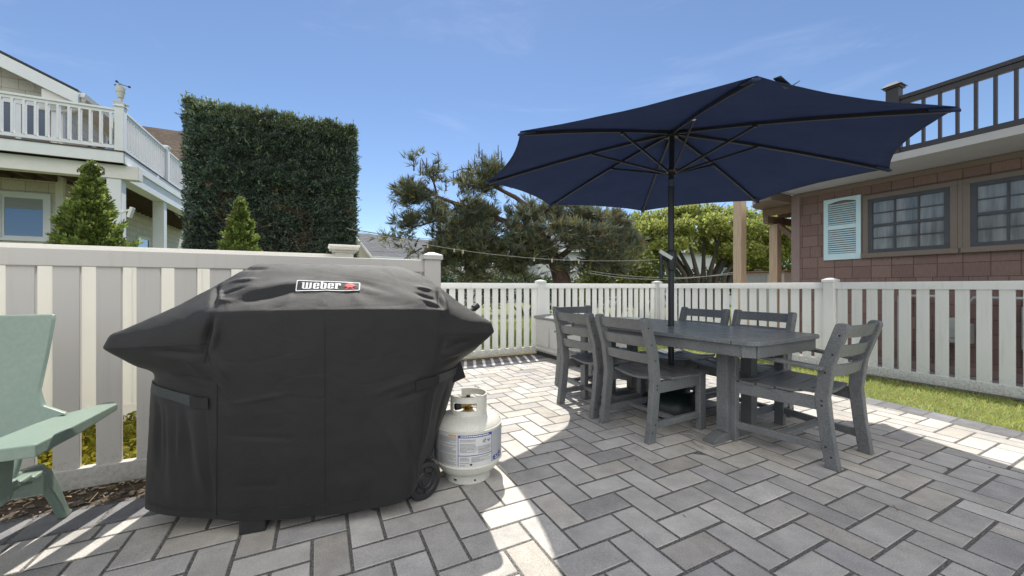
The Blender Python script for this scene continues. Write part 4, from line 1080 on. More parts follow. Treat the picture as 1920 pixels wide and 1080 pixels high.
for k in range(nC):
    a0 = A0 + (A1 - A0) * k / nC; a1 = A0 + (A1 - A0) * (k + 1) / nC; am = (a0 + a1) / 2
    for i in range(8):
        zm = (zs[i] + zs[i + 1]) / 2
        hole = (-142 < am < -62 and .418 < zm < .466) or (10 < am < 85 and .418 < zm < .466)
        if (-142 < am < -138 or -66 < am < -62 or 10 < am < 14 or 81 < am < 85) and not (.43 < zm < .455): hole = False
        if hole: continue
        q = []
        for r_ in (.1145, .1095):
            ra, rb = radians(a0), radians(a1)
            q += [(r_ * cos(ra), r_ * sin(ra), zs[i]), (r_ * cos(rb), r_ * sin(rb), zs[i]), (r_ * cos(rb), r_ * sin(rb), zs[i + 1]), (r_ * cos(ra), r_ * sin(ra), zs[i + 1])]
        mb.add(q, [(0, 1, 2, 3), (7, 6, 5, 4), (3, 2, 6, 7), (0, 4, 5, 1), (0, 3, 7, 4), (1, 5, 6, 2)])
mb.lathe([(.1095, .497), (.1095, .503), (.1165, .503), (.1165, .497)], n=68, a0=radians(A0), a1=radians(A1))
mb.build('collar', M['tank'], pt)
mb = MB(); mb.lathe([(.03, .395), (.03, .412), (.02, .415), (.02, .448), (0, .448)], n=20); mb.tube([(0, 0, .43), (-.055, -.03, .43)], [.016, .02], 12); vb = mb.build('valve', M['brass'], pt, smooth=True)
mb = MB()
mb.lathe([(0, .452), (.036, .452), (.040, .458), (.040, .466), (.030, .472), (.012, .474), (.012, .486), (0, .487)], n=24)
for k in range(8): mb.box((.038 * cos(k * pi / 4), .038 * sin(k * pi / 4), .461), (.012, .014, .014), rz=k * pi / 4)
mb.build('hand_wheel', M['blackplastic'], vb, smooth=True)
mb = MB(); mb.tube([(-.05, -.028, .43), (-.078, -.042, .43)], .021, 14); mb.build('valve_plug', M['blackplastic'], vb, smooth=True)
def arcquad(mb, d0, d1, z0, z1, r):
    """patch on the tank; degrees measured from the side facing the camera, positive to the right"""
    n = max(1, int(abs(d1 - d0) / 4) + 1); vs = []
    for i in range(n + 1):
        a = radians(-90 + d0 + (d1 - d0) * i / n); vs += [(r * cos(a), r * sin(a), z0), (r * cos(a), r * sin(a), z1)]
    mb.add(vs, [(2 * i, 2 * i + 2, 2 * i + 3, 2 * i + 1) for i in range(n)])
mb = MB(); arcquad(mb, -95, 43, .136, .316, .2053); lab = mb.build('label', M['label'], pt, smooth=True)
mb = MB(); arcquad(mb, 43, 118, .136, .316, .2052); mb.build('label', M['label_grey'], pt, smooth=True)
ink = MB(); rr = .2060
def text_block(d0, d1, z0, z1, lh_=.0052, fill=.93, start=1.0):
    z = z1 - lh_
    while z > z0:
        d = d0; end = d1 if random.random() < .7 else d0 + (d1 - d0) * random.uniform(.4, .95)
        while d < end - .5:
            wl = random.uniform(1.0, 3.6); arcquad(ink, d, min(d + wl, end), z, z + lh_ * .52, rr); d += wl + .55
        z -= lh_ if random.random() < .93 else lh_ * 1.9
text_block(-92, -57, .142, .300); text_block(-54, -19, .142, .303)
text_block(-13, 12, .205, .292, .0075); text_block(16, 39, .205, .25, .006); text_block(-13, 2, .155, .192, .0075); text_block(5, 39, .158, .192, .0052); text_block(-13, -4, .140, .150, .0045)
ink.build('label_text', M['ink'], lab)
mb = MB()
arcquad(mb, -15.5, 41, .299, .315, .2058); arcquad(mb, -15.5, 41, .1965, .2005, .2058); arcquad(mb, -16.6, -15.6, .138, .315, .2058); arcquad(mb, 41, 42, .138, .315, .2058); arcquad(mb, -15.5, 41, .2285, .2295, .2058); arcquad(mb, 13.5, 14.0, .2295, .25, .2058)
mb.build('label_rule', M['ink_blue'], lab); mb = MB()
arcquad(mb, 46, 66, .142, .168, .2062); arcquad(mb, 60, 66, .1681, .178, .2062); arcquad(mb, 44, 48, .15, .165, .2062)
arcquad(mb, 78, 92, .25, .31, .2062)
# handwritten date
for d, z in ((24, .272), (25.5, .279), (27, .268), (28, .281), (33, .276), (34.5, .269), (36, .276)):
    arcquad(mb, d, d + 1.3, z - .004, z + .004, .2062); arcquad(mb, d - .6, d + 2, z - .005, z - .0038, .2062)
arcquad(mb, 29.5, 32.2, .273, .275, .2062)
mb.build('label_icon', M['ink_blue'], lab)
mb = MB(); d = -12
while d < 36:
    wl = random.uniform(1.2, 3.4); arcquad(mb, d, d + wl, .3045, .3105, .2064); d += wl + .7
for dd, zz in ((49, .147), (52.5, .147), (56, .147), (50, .157), (57, .157), (62, .150)): arcquad(mb, dd, dd + 2.6, zz, zz + .006, .2066)
for i in range(4): arcquad(mb, 70 + i * 2.0, 72.0 + i * 2.0, .31 - .02 * (i + 1), .312 - .013 * i, .2064)
mb.build('label_reversed_text', M['white_print'], lab)
mb = MB(); arcquad(mb, -92, -58, .304, .314, .2058); arcquad(mb, -33, -19, .305, .314, .2058); mb.build('label_warning', M['ink_orange'], lab)
mb = MB()
a = [(-1.6, 3.2, .1455), (3.2, 7, .1455)]
for dc in (4.5,):
    q = [(dc - 2.6, .148), (dc, .1415), (dc + 2.6, .148), (dc, .1545)]
    vs = [(.2064 * cos(radians(-90 + d_)), .2064 * sin(radians(-90 + d_)), z_) for d_, z_ in q]; mb.add(vs, [(0, 1, 2, 3)])
mb.build('label_hazard_mark', M['hookloop'], lab)

# ---------------------------------------------------------------- mint chair
ac = thing('adirondack_chair', 'mint green moulded plastic adirondack chair in front of the tall fence', 'chair', W(-1.36, 2.28), PHI + pi)
MT = M['mint']       # local +y is the front of the chair, towards the patio
for s in (-1, 1):
    mb = MB()     # arm: broad at the front, narrowing to where it meets the back
    out = [(.478, .345), (.480, .05), (.478, -.255), (.440, -.325), (.405, -.30), (.375, -.20), (.335, -.14), (.315, .0), (.305, .20), (.305, .345)]
    n = len(out); zt = lambda y: .600 + .012 * (y / .35)
    vs = [(s * x_, y_, zt(y_)) for x_, y_ in out] + [(s * x_, y_, zt(y_) - (.046 if y_ > -.2 else .032)) for x_, y_ in out]
    fs = [tuple(range(n)), tuple(reversed(range(n, 2 * n)))] + [(i, n + i, n + (i + 1) % n, (i + 1) % n) for i in range(n)]
    mb.add(vs, fs); mb.build('arm', MT, ac, bevel=.006, seg=3)
    # side frame: rear leg, arch and front leg in one moulding
    pf = [(-.50, 0), (-.442, 0), (-.434, .02), (-.405, .075), (-.345, .165), (-.28, .235), (-.20, .285), (-.12, .305), (.02, .30), (.12, .26), (.18, .17), (.205, .08), (.215, 0), (.28, 0), (.30, .28), (.31, .40), (.24, .42), (-.10, .375), (-.275, .345), (-.34, .285), (-.40, .18), (-.455, .07), (-.478, .03), (-.502, .018)]
    mb = MB(); mb.prism(pf, 'x', s * .205 - .019, s * .205 + .019); mb.build('side_frame', MT, ac, bevel=.009, seg=3)
    mb = MB(); mb.prism([(.21, .40), (.31, .39), (.325, .548), (.19, .548)], 'x', s * .335 - .022, s * .335 + .022)
    mb.bar((s * .28, .26, .385), (s * .34, .26, .43), .05, .09); mb.build('arm_support', MT, ac, bevel=.008)
    # back slat: leaning, broadening upwards, its lower outer corner sweeping out into the arm
    prof = [(.010, .014, .30), (.010, .250, .30), (.012, .262, .50), (.012, .300, .575), (.012, .36, .602), (.0, 0, 0)]
    rows = [(.30, .010, .245), (.48, .010, .250), (.55, .010, .268), (.585, .010, .315), (.605, .010, .37), (.640, .010, .285), (.70, .010, .258), (.85, .009, .252), (1.00, .008, .243), (1.03, .012, .236)]
    lean = lambda z: -.02 - (z - .30) * .40 - .05 * max(0, z - .7)
    vs = []; fs = []
    for z, xi, xo in rows:
        nx = 6
        for i in range(nx + 1):
            x_ = xi + (xo - xi) * i / nx; cu = -.05 * (x_ / .26) ** 2 * -1.0
            vs.append((s * x_, lean(z) + cu * .5, z))
        for i in range(nx, -1, -1):
            x_ = xi + (xo - xi) * i / nx; cu = .05 * (x_ / .26) ** 2
            vs.append((s * x_, lean(z) + cu * .5 - .026, z))
    m2 = 14
    for r_ in range(len(rows) - 1):
        for k in range(m2): fs.append((r_ * m2 + k, r_ * m2 + (k + 1) % m2, (r_ + 1) * m2 + (k + 1) % m2, (r_ + 1) * m2 + k))
    fs += [tuple(reversed(range(m2))), tuple(range((len(rows) - 1) * m2, len(rows) * m2))]
    mb = MB(); mb.add(vs, fs); mb.build('back_slat', MT, ac, smooth=True, bevel=.006, sharp=40)
mb = MB()
for k in range(6):
    y0 = -.14 + k * .083; z0 = .315 + .085 * ((y0 + .14) / .42) + (.0 if k < 5 else -.012)
    mb.bar((-.285, y0 + .036, z0 + .035), (.285, y0 + .036, z0 + .035), .074, .022)
mb.build('seat', MT, ac, bevel=.007)
mb = MB(); mb.bar((-.26, -.20, .28), (.26, -.20, .28), .03, .09); mb.bar((-.26, -.26, .52), (.26, -.26, .52), .03, .07); mb.build('back_rail', MT, ac, bevel=.006)
# ---------------------------------------------------------------- glass mirroring the sky, the reflection's blue put into its gloss colour
def glass_mat(name, c, f):
    m, nt, out = nodes_of(name); N = nt.nodes.new; L = nt.links.new
    d = N('ShaderNodeBsdfPrincipled'); d.inputs['Base Color'].default_value = (*c, 1); d.inputs['Roughness'].default_value = .25
    g = N('ShaderNodeBsdfGlossy'); g.inputs['Roughness'].default_value = .02; g.inputs['Color'].default_value = (.62, .80, 1, 1)
    fr_ = N('ShaderNodeLayerWeight'); fr_.inputs[0].default_value = f
    nz = N('ShaderNodeTexNoise'); nz.inputs['Scale'].default_value = 1.2; b = N('ShaderNodeBump'); b.inputs['Strength'].default_value = .02
    tc = N('ShaderNodeTexCoord'); L(tc.outputs['Object'], nz.inputs['Vector']); L(nz.outputs['Fac'], b.inputs['Height']); L(b.outputs[0], g.inputs['Normal'])
    mx = N('ShaderNodeMixShader'); L(fr_.outputs['Fresnel'], mx.inputs[0]); L(d.outputs[0], mx.inputs[1]); L(g.outputs[0], mx.inputs[2]); L(mx.outputs[0], out.inputs[0])
    return m
M['glass'] = glass_mat('reflecting_glass', (.012, .016, .022), .55)
M['glass_door'] = glass_mat('reflecting_door_glass', (.03, .04, .06), .35)

def hbox(name, mat, parent, *dims, bevel=.004):
    mb = MB()
    for d in dims: mb.bx(*d)
    return mb.build(name, mat, parent, bevel=bevel)

# ---------------------------------------------------------------- shingled house on the left, with a deck on posts
lh = thing('beige_house', 'beige shingled two storey house with a white railed upper deck on posts', 'house', W(-4.24, 12.53), PHI)
# local x along the fences (right), y away, deck corner post at the origin
mb = MB(); mb.bx(-9, -1.9, 2.0, 13, 0, 4.30); mb.bx(-9, -1.9, 2.0, 13, 4.42, 6.35)
mb.prism([(-9, 6.35), (-1.9, 6.35), (-5.45, 8.05)], 'y', 2.0, 13)
wl = mb.build('wall', M['cream_shingle'], lh)
hbox('side_wall', M['white_shingle'], lh, (-1.9, -1.86, 3.1, 13, 0, 3.85))
hbox('corner_board', M['beige_trim'], wl, (-2.02, -1.88, 1.975, 2.10, 0, 4.28), (-2.02, -1.88, 1.975, 2.10, 4.44, 6.3))
ro = MB(); sl = .475
for s, x0, x1 in ((1, -5.45, -1.42), (-1, -5.45, -9.48)):
    z0 = 8.15; z1 = z0 - abs(x1 - x0) * sl
    ro.prism([(x0, z0), (x1, z1), (x1, z1 + .09), (x0, z0 + .10)], 'y', 1.55, 13.4)
rf = ro.build('roof', M['roof_dark'], lh)
mb = MB()
for x1 in (-1.40, -9.5):
    z1 = 8.15 - abs(x1 + 5.45) * sl
    mb.prism([(-5.45, 8.16), (x1, z1 + .01), (x1, z1 - .30), (-5.45, 7.80)], 'y', 1.50, 1.58)
mb.build('rake_board', M['white_paint'], rf, bevel=.006)
z1 = 8.15 - 4.03 * sl
hbox('eave_soffit', M['beige_trim'], rf, (-1.95, -1.44, 1.6, 13.3, z1 - .10, z1 - .03), (-2.1, -1.44, 1.585, 1.62, z1 - .28, z1 - .02))
mb = MB(); mb.prism([(-1.42, z1 - .09), (-1.32, z1 - .09), (-1.28, z1 + .03), (-1.42, z1 + .03)], 'y', 1.58, 13.4); mb.build('gutter', M['white_paint'], rf, bevel=.006)
mb = MB(); mb.tube([(-1.36, 1.66, z1 - .08), (-1.40, 1.70, z1 - .24), (-1.55, 1.80, z1 - .36), (-1.80, 1.93, z1 - .40), (-2.35, 1.955, z1 - .42)], .055, 10); mb.build('downspout', M['beige_trim'], rf, smooth=True)
# lower window
def window(parent, x0, x1, z0, z1, y, trim, glass, fw=.10, blind=None):
    """a window in a wall facing -y"""
    mb = MB(); mb.bx(x0 - fw, x1 + fw, y - .045, y + .02, z1, z1 + fw); mb.bx(x0 - fw, x1 + fw, y - .06, y + .02, z0 - fw * .8, z0)
    mb.bx(x0 - fw, x0, y - .045, y + .02, z0, z1); mb.bx(x1, x1 + fw, y - .045, y + .02, z0, z1)
    wn = mb.build('window', trim, parent, bevel=.006)
    s = .05
    hbox('sash', trim, wn, (x0, x1, y - .025, y + .01, z1 - s, z1), (x0, x1, y - .025, y + .01, z0, z0 + s), (x0, x0 + s, y - .025, y + .01, z0 + s, z1 - s), (x1 - s, x1, y - .025, y + .01, z0 + s, z1 - s))
    hbox('pane', glass, wn, (x0 + s, x1 - s, y - .012, y - .004, z0 + s, z1 - s), bevel=0)
    if blind: hbox('blind', M['blind'], wn, (x0 + s, x1 - s, y - .019, y - .014, z1 - s - blind, z1 - s), bevel=0)
    return wn
window(lh, -2.98, -2.20, 2.42, 3.50, 2.0, M['white_paint'], M['glass'], .10, .28)
# upper sliding door
mb = MB(); mb.bx(-3.35, -3.2, 1.93, 2.02, 4.44, 6.05); mb.bx(-2.08, -1.97, 1.93, 1.975, 4.44, 6.05); mb.bx(-3.2, -2.08, 1.93, 2.02, 5.85, 6.05); mb.bx(-2.72, -2.62, 1.94, 2.02, 4.5, 5.85)
dr = mb.build('sliding_door', M['white_paint'], lh, bevel=.006)
hbox('pane', M['glass_door'], dr, (-3.2, -2.72, 1.955, 1.975, 4.5, 5.85), (-2.62, -2.13, 1.955, 1.975, 4.5, 5.85), bevel=0)
# deck
hbox('deck_fascia', M['white_paint'], lh, (-6.5, .0, -.03, .012, 4.15, 4.41), (-.03, .012, .012, 12, 4.15, 4.41))
mb = MB()
for k in range(16): mb.bx(-6.4, .03 if k < 15 else .0, -.05 + k * .145, .085 + k * .145, 4.412, 4.44)
mb.bx(-1.88, .03, 2.27, 12, 4.412, 4.44); mb.build('deck_floor', M['deck_wood'], lh, bevel=.003)
mb = MB()
for k in range(16): mb.bx(-6.4 + k * .40, -6.36 + k * .40, .40, 1.93, 3.93, 4.405)
for k in range(25): mb.bx(-1.86, -.04, 2.1 + k * .40, 2.14 + k * .40, 3.93, 4.405)
mb.build('joist', M['deck_wood'], lh, bevel=0)
hbox('beam', M['beige_trim'], lh, (-6.4, .22, .14, .40, 3.80, 4.13), bevel=.008)
hbox('beam', M['white_paint'], lh, (-.039, -.0305, .42, 12, 3.80, 4.149), (-.36, -.0392, .42, 12, 3.80, 3.929), bevel=0)
hbox('ledger', M['deck_wood'], lh, (-6.4, -2.03, 1.935, 1.995, 3.94, 4.13), bevel=.004)
for (px_, py_) in ((-.24, .30), (-.22, 3.1), (-.22, 6.2), (-4.2, .30)):
    hbox('deck_post', M['white_paint'], lh, (px_ - .135, px_ + .135, py_ - .135, py_ + .135, 0, 3.80), bevel=.012)
def rail(parent, p0, p1, z0, z1, mat, bw_=.065, pitch=.165, top=.10, posts=True, name='deck_railing', pw=.13, cap=.05):
    """a railing between two ground points at floor height z0 and top z1"""
    p0 = Vector((*p0, 0)); p1 = Vector((*p1, 0)); d = (p1 - p0); L_ = d.length; d.normalize()
    r = MB(); Z = Vector((0, 0, 1))
    r.bar(p0 + Z * (z1 - .025), p1 + Z * (z1 - .025), top, .05); r.bar(p0 + Z * (z1 - .085), p1 + Z * (z1 - .085), .045, .07); r.bar(p0 + Z * (z0 + .10), p1 + Z * (z0 + .10), .045, .085)
    ob = r.build(name, mat, parent, bevel=.004)
    b = MB(); n = int(L_ / pitch)
    for k in range(n):
        q = p0 + d * (L_ * (k + .5) / n); b.bar(q + Z * (z0 + .14), q + Z * (z1 - .12), bw_, bw_ * .6, up=d)
    b.build('balusters', mat, ob, bevel=.003, seg=1)
    return ob
fr1 = rail(lh, (-6.4, .06), (-.16, .06), 4.44, 5.46, M['white_paint'], .075, .178)
sr1 = rail(lh, (-.07, .15), (-.07, 3.0), 4.44, 5.46, M['white_paint'], .06, .15)
sr2 = rail(lh, (-.07, 3.1), (-.07, 6.1), 4.44, 5.46, M['white_paint'], .06, .15)
sr3 = rail(lh, (-.07, 6.2), (-.07, 12), 4.44, 5.46, M['white_paint'], .06, .15)
for (px_, py_) in ((-.08, .06), (-.07, 3.05), (-.07, 6.15)):
    mb = MB(); mb.bx(px_ - .085, px_ + .085, py_ - .085, py_ + .085, 4.42, 5.50); mb.bx(px_ - .11, px_ + .11, py_ - .11, py_ + .11, 5.50, 5.535); mb.bx(px_ - .075, px_ + .075, py_ - .075, py_ + .075, 5.535, 5.57)
    mb.build('railing_post', M['white_paint'], lh, bevel=.006)
# black wall lantern and side door
mb = MB(); mb.bx(-1.9, -1.86, 3.25, 3.37, 5.05, 5.40); mb.bar((-1.87, 3.3, 5.36), (-1.62, 3.3, 5.42), .03, .03); mb.lathe([(.01, .16), (.09, .10), (.10, .07), (.075, .05), (.06, -.16), (.03, -.19), (0, -.2)], (-1.64, 3.3, 5.27), 6)
mb.build('wall_lantern', M['rail_black'], lh)
mb = MB(); mb.bx(-1.9, -1.87, 4.25, 4.38, 4.44, 6.0); mb.bx(-1.9, -1.87, 5.25, 5.38, 4.44, 6.0); mb.bx(-1.9, -1.87, 4.38, 5.25, 5.88, 6.0); dd = mb.build('side_door', M['white_paint'], lh, bevel=.004)
hbox('door_leaf', M['glass_door'], dd, (-1.9, -1.885, 4.38, 5.25, 4.46, 5.88), bevel=0)
def side_window(parent, y0, y1, z0, z1):
    mb = MB(); x = -1.855
    mb.bx(x - .02, x + .03, y0 - .09, y1 + .09, z1, z1 + .09); mb.bx(x - .02, x + .04, y0 - .09, y1 + .09, z0 - .08, z0); mb.bx(x - .02, x + .03, y0 - .09, y0, z0, z1); mb.bx(x - .02, x + .03, y1, y1 + .09, z0, z1); mb.bx(x - .02, x + .02, y0, y1, (z0 + z1) / 2 - .03, (z0 + z1) / 2 + .03)
    wn = mb.build('window', M['white_paint'], parent, bevel=.004)
    hbox('pane', M['glass'], wn, (x - .01, x + .006, y0, y1, z0, z1), bevel=0)
side_window(lh, 3.9, 4.7, 1.7, 3.0); side_window(lh, 6.6, 7.6, 1.7, 3.0)
# floodlight clamped to the corner post
mb = MB(); mb.tube([(-.105, .2, 2.98), (.0, .12, 3.02), (.06, .10, 3.04)], .022, 8); mb.box((.10, .08, 2.98), (.06, .16, .26), m=Matrix.Rotation(.25, 3, 'Y')); mb.build('floodlight', M['white_plastic'], lh, bevel=.012)

# weather station on the deck corner post
wsn = thing('weather_station', 'small weather station with black wind cups on the white deck corner post', 'weather station', W(-4.24, 12.53) + V * -.08 + U * .06 + Vector((0, 0, 5.57)), PHI)
mb = MB(); mb.bx(-.10, .10, -.06, .06, 0, .05); mb.bx(-.13, .03, -.05, .05, .05, .085); mb.bx(.03, .15, -.045, .045, .0, .03); mb.build('bracket', M['ac'], wsn, bevel=.008)
mb = MB(); mb.lathe([(.035, .085), (.035, .17), (.06, .175), (.075, .30), (.085, .31), (.092, .44), (.085, .455), (.03, .46), (.02, .49), (0, .49)], n=20); mb.build('sensor_body', M['ac'], wsn, smooth=True, sharp=30)
mb = MB()
for k in range(3):
    a = .4 + k * 2 * pi / 3; mb.bar((0, 0, .50), (.14 * cos(a), .14 * sin(a), .50), .012, .012)
    mb.lathe([(0, -.03), (.022, -.02), (.03, 0), (.022, .02), (0, .03)], (.15 * cos(a), .15 * sin(a), .50), 8)
mb.lathe([(.016, .48), (.016, .515), (0, .52)], n=10); mb.build('wind_cups', M['rail_black'], wsn, smooth=True)

# ---------------------------------------------------------------- houses farther off
def gable_house(name, label, loc, rz, lx, ly, hw_, hr, wall, roofm, ov=.35, wins=(), trim=None):
    """ridge along local x; eave wall at -y faces the viewer side"""
    t = thing(name, label, 'house', loc, rz, None)
    mb = MB(); mb.bx(0, lx, 0, ly, 0, hw_)
    mb.prism([(0, hw_), (ly, hw_), (ly / 2, hr - .05)], 'x', 0, lx); mb.build('wall', wall, t)
    r = MB(); sl_ = (hr - hw_) / (ly / 2)
    for s in (0, 1):
        e = -ov if s == 0 else ly + ov; ze = hw_ - ov * sl_
        r.prism([(e, ze), (ly / 2, hr), (ly / 2, hr + .10), (e, ze + .10)], 'x', -ov, lx + ov)
    rfo = r.build('roof', roofm, t)
    b = MB()
    for xx in (-ov - .03, lx + ov):
        for s in (0, 1):
            e = -ov if s == 0 else ly + ov; ze = hw_ - ov * sl_
            b.prism([(e, ze + .07), (ly / 2, hr + .07), (ly / 2, hr - .16), (e, ze - .16)], 'x', xx, xx + .03)
    b.bx(-ov, lx + ov, -ov - .03, -ov, hw_ - ov * sl_ - .10, hw_ - ov * sl_ + .09)
    b.build('trim', trim or M['white_paint'], t)
    for (x0, x1, z0, z1) in wins:
        m_ = MB(); m_.bx(x0 - .09, x1 + .09, -.04, .02, z0 - .09, z1 + .09); wn = m_.build('window', trim or M['white_paint'], t)
        hbox('pane', M['glass'], wn, (x0, x1, -.05, -.042, z0, z1), bevel=0)
    return t, rfo
def at(px, d, z=0):
    return Vector(((px - 960) / 720 * d, d, z))
bh, bro = gable_house('brown_roof_house', 'house with a weathered brown shingle roof rising behind the white deck railing', at(228, 24), PHI, 8, 7, 8.3, 12.4, M['cream_shingle'], M['roof_brown'])
mb = MB(); mb.prism([(3.2, 7.6), (5.6, 10.0), (8.0, 7.6)], 'y', -1.1, 2.0); mb.build('cross_gable', M['cream_shingle'], bh)
mb = MB()
for s in (-1, 1): mb.bar((5.6, -1.14, 10.08), (5.6 + s * 2.6, -1.14, 7.50), .08, .30, up=(0, 1, 0)); 
mb.build('gable_trim', M['white_paint'], bh)
mb = MB(); mb.lathe([(.10, 0), (.09, .10), (.06, .14), (.06, .62), (0, .62)], (3.0, 1.4, 9.75), 12); mb.build('vent_pipe', M['rail_black'], bro, smooth=True)
gh, gro = gable_house('grey_roof_house', 'small far house with a grey roof beside the utility pole', at(702, 27), radians(45), 9, 5.2, 3.45, 5.10, M['siding_cream'], M['roof_grey'], wins=((.6, 1.4, 1.5, 2.6), (2.0, 3.0, 1.5, 2.6), (4.2, 5.4, 1.5, 2.6)))
gable_house('white_house', 'long pale sided house with a grey roof, mostly hidden behind the leafy tree', at(1010, 24), radians(4), 17, 7, 3.6, 5.4, M['siding_far'], M['roof_grey'], wins=((1, 2, 1.4, 2.8), (5.6, 6.5, 1.5, 2.9), (8.2, 9.0, 1.5, 2.9), (11.5, 12.6, 1.5, 2.9)))
gable_house('white_house', 'low pale far house glimpsed under the pine, between its branches and the low fence', at(800, 30), radians(0), 8, 6, 2.4, 3.0, M['siding_far'], M['roof_grey'], wins=((1, 2, 1.1, 2.1), (4, 5.2, 1.1, 2.1)))
# utility pole and its wires
up_ = thing('utility_pole', 'weathered utility pole standing between the tall hedge and the grey roofed house', 'utility pole', at(661, 27))
mb = MB(); mb.tube([(0, 0, -.2), (0, 0, 5.45)], [.19, .15], 12); mb.build('shaft', M['pole_wood'], up_, smooth=True)
mb = MB(); mb.bar((-.4, 0, 5.1), (.5, 0, 5.1), .09, .11); mb.build('crossarm', M['pole_wood'], up_)
mb = MB(); P0 = Vector((.3, 0, 5.15))
for (q, z, sg) in ((at(1130, 22) - at(661, 27), 4.0, .5), (at(1000, 40) - at(661, 27), 4.6, .3)):
    q = Vector((q.x, q.y, z)); mb.tube([P0.lerp(q, i / 16) - Vector((0, 0, sg * 4 * (i / 16) * (1 - i / 16))) for i in range(17)], .016, 5)
mb.build('wire', M['wire'], up_)

# ---------------------------------------------------------------- foliage
def unit(n):
    a = RNG.normal(0, 1, (n, 3)); return a / np.linalg.norm(a, axis=1)[:, None]
def kites(p, d, size, width, tint, jit=.5):
    """one leaf-like quad per row, from p along d"""
    n = len(p); d = d + RNG.normal(0, jit, (n, 3)); d /= np.linalg.norm(d, axis=1)[:, None]
    s = np.cross(d, unit(n)); s /= np.maximum(np.linalg.norm(s, axis=1), 1e-6)[:, None]
    L_ = (size * RNG.uniform(.55, 1.35, n))[:, None]
    w_ = L_ * width
    vs = np.stack([p, p + d * L_ * .45 + s * w_, p + d * L_, p + d * L_ * .45 - s * w_], 1).reshape(-1, 3)
    return vs, np.arange(n * 4).reshape(-1, 4)
def tints(n, col, var=.25, pts=None, fs_=1.5, alt=None, altp=.0):
    t = np.array(col)[None] * np.clip(1 + RNG.normal(0, var, (n, 1)), .35, 1.9) * (1 + RNG.normal(0, .05, (n, 3)))
    if alt is not None:
        m = RNG.random(n) < altp; t[m] = np.array(alt)[None] * RNG.uniform(.7, 1.2, (m.sum(), 1))
    return np.clip(t, .03, 3)
def nz(pts, f, off=0):
    return np.array([noise.noise(Vector((x * f + off, y * f, z * f))) for x, y, z in pts])

# tall clipped hedge
hd = thing('tall_hedge', 'very tall square clipped dark green hedge rising above the left fence', 'hedge', W(-2.74, 10.87), PHI)
HL, HD, HH = 3.62, 1.5, 5.42
mb = MB(); mb.bx(.16, HL - .16, .22, HD - .1, .0, HH - .28); mb.build('woody_core', M['hedge_core'], hd)
P = []; D = []
def face(n, f):
    a = RNG.random(n); b = RNG.random(n); q, nn = f(a, b); P.append(q); D.append(np.tile(nn, (n, 1)))
face(120000, lambda a, b: (np.c_[a * HL, np.zeros(len(a)), b * HH], np.array([0, -1, .25])))
face(13000, lambda a, b: (np.c_[np.zeros(len(a)), a * HD, b * HH], np.array([-1, 0, .25])))
face(13000, lambda a, b: (np.c_[np.full(len(a), HL), a * HD, b * HH], np.array([1, 0, .25])))
face(13000, lambda a, b: (np.c_[a * HL, b * HD, np.full(len(a), HH)], np.array([0, -.2, 1])))
P = np.concatenate(P); D = np.concatenate(D)
n1 = nz(P, 2.2); n2 = nz(P, 6.0, 9)
dep = .11 - .17 * n1 - .13 * n2 + RNG.uniform(-.03, .10, len(P))
P2 = P - D * np.array([1, 1, .6]) * np.clip(dep, -.06, .30)[:, None]
P2[:, 2] += .05 * (P[:, 2] > HH - .4) * n2
bare = (np.exp(-(((P[:, 0] - 2.05) / .75) ** 2 + ((P[:, 2] - 1.7) / 1.0) ** 2)) * .95 + np.exp(-(((P[:, 0] - .8) / .8) ** 2 + ((P[:, 2] - 2.4) / .9) ** 2)) * .45) * (D[:, 1] < -.5)
hl = nz(P, 9.0, 4)
P2 = P2 - D * np.array([1, 1, .4]) * (.07 * np.clip(-hl, 0, 1))[:, None] + D * np.array([1, 1, .4]) * (.05 * np.clip(hl, 0, 1))[:, None]
keep = RNG.random(len(P)) > bare * (.9 + 1.6 * n2)
P2 = P2[keep]; D2 = D[keep]
vs, fc = kites(P2, D2, .075, .19, None, .6)
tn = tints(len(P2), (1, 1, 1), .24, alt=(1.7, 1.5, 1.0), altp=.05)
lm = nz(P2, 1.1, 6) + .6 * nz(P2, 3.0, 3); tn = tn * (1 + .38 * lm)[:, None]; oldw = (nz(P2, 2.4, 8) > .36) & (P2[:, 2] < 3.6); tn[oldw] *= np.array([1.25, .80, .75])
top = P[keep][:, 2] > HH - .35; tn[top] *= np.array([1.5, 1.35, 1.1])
ns_ = 900; a_ = RNG.random(ns_); b_ = RNG.random(ns_); f_ = RNG.random(ns_)
sp_ = np.where((f_ < .45)[:, None], np.c_[a_ * HL, b_ * HD * .6, np.full(ns_, HH - .06)], np.where((f_ < .8)[:, None], np.c_[a_ * HL, np.full(ns_, .02), .6 + b_ * (HH - .8)], np.c_[np.where(a_ < .5, .02, HL - .02), b_ * .8, .6 + RNG.random(ns_) * (HH - .8)]))
sdir = np.where((f_ < .45)[:, None], np.array([[0, -.1, 1.0]]), np.where((f_ < .8)[:, None], np.array([[0, -.8, .7]]), np.c_[np.where(a_ < .5, -.8, .8), np.zeros(ns_), np.full(ns_, .6)]))
q_ = np.repeat(RNG.uniform(.0, .16, ns_), 7); p_ = np.repeat(sp_, 7, 0) + np.repeat(sdir, 7, 0) * (q_ * np.tile(np.linspace(0, 1, 7), ns_))[:, None]
v2, f2 = kites(p_, np.repeat(sdir, 7, 0), .07, .18, None, .5)
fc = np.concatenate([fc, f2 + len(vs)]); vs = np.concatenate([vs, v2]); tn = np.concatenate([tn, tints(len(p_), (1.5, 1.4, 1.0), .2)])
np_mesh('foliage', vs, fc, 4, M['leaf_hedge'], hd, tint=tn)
mb = MB()
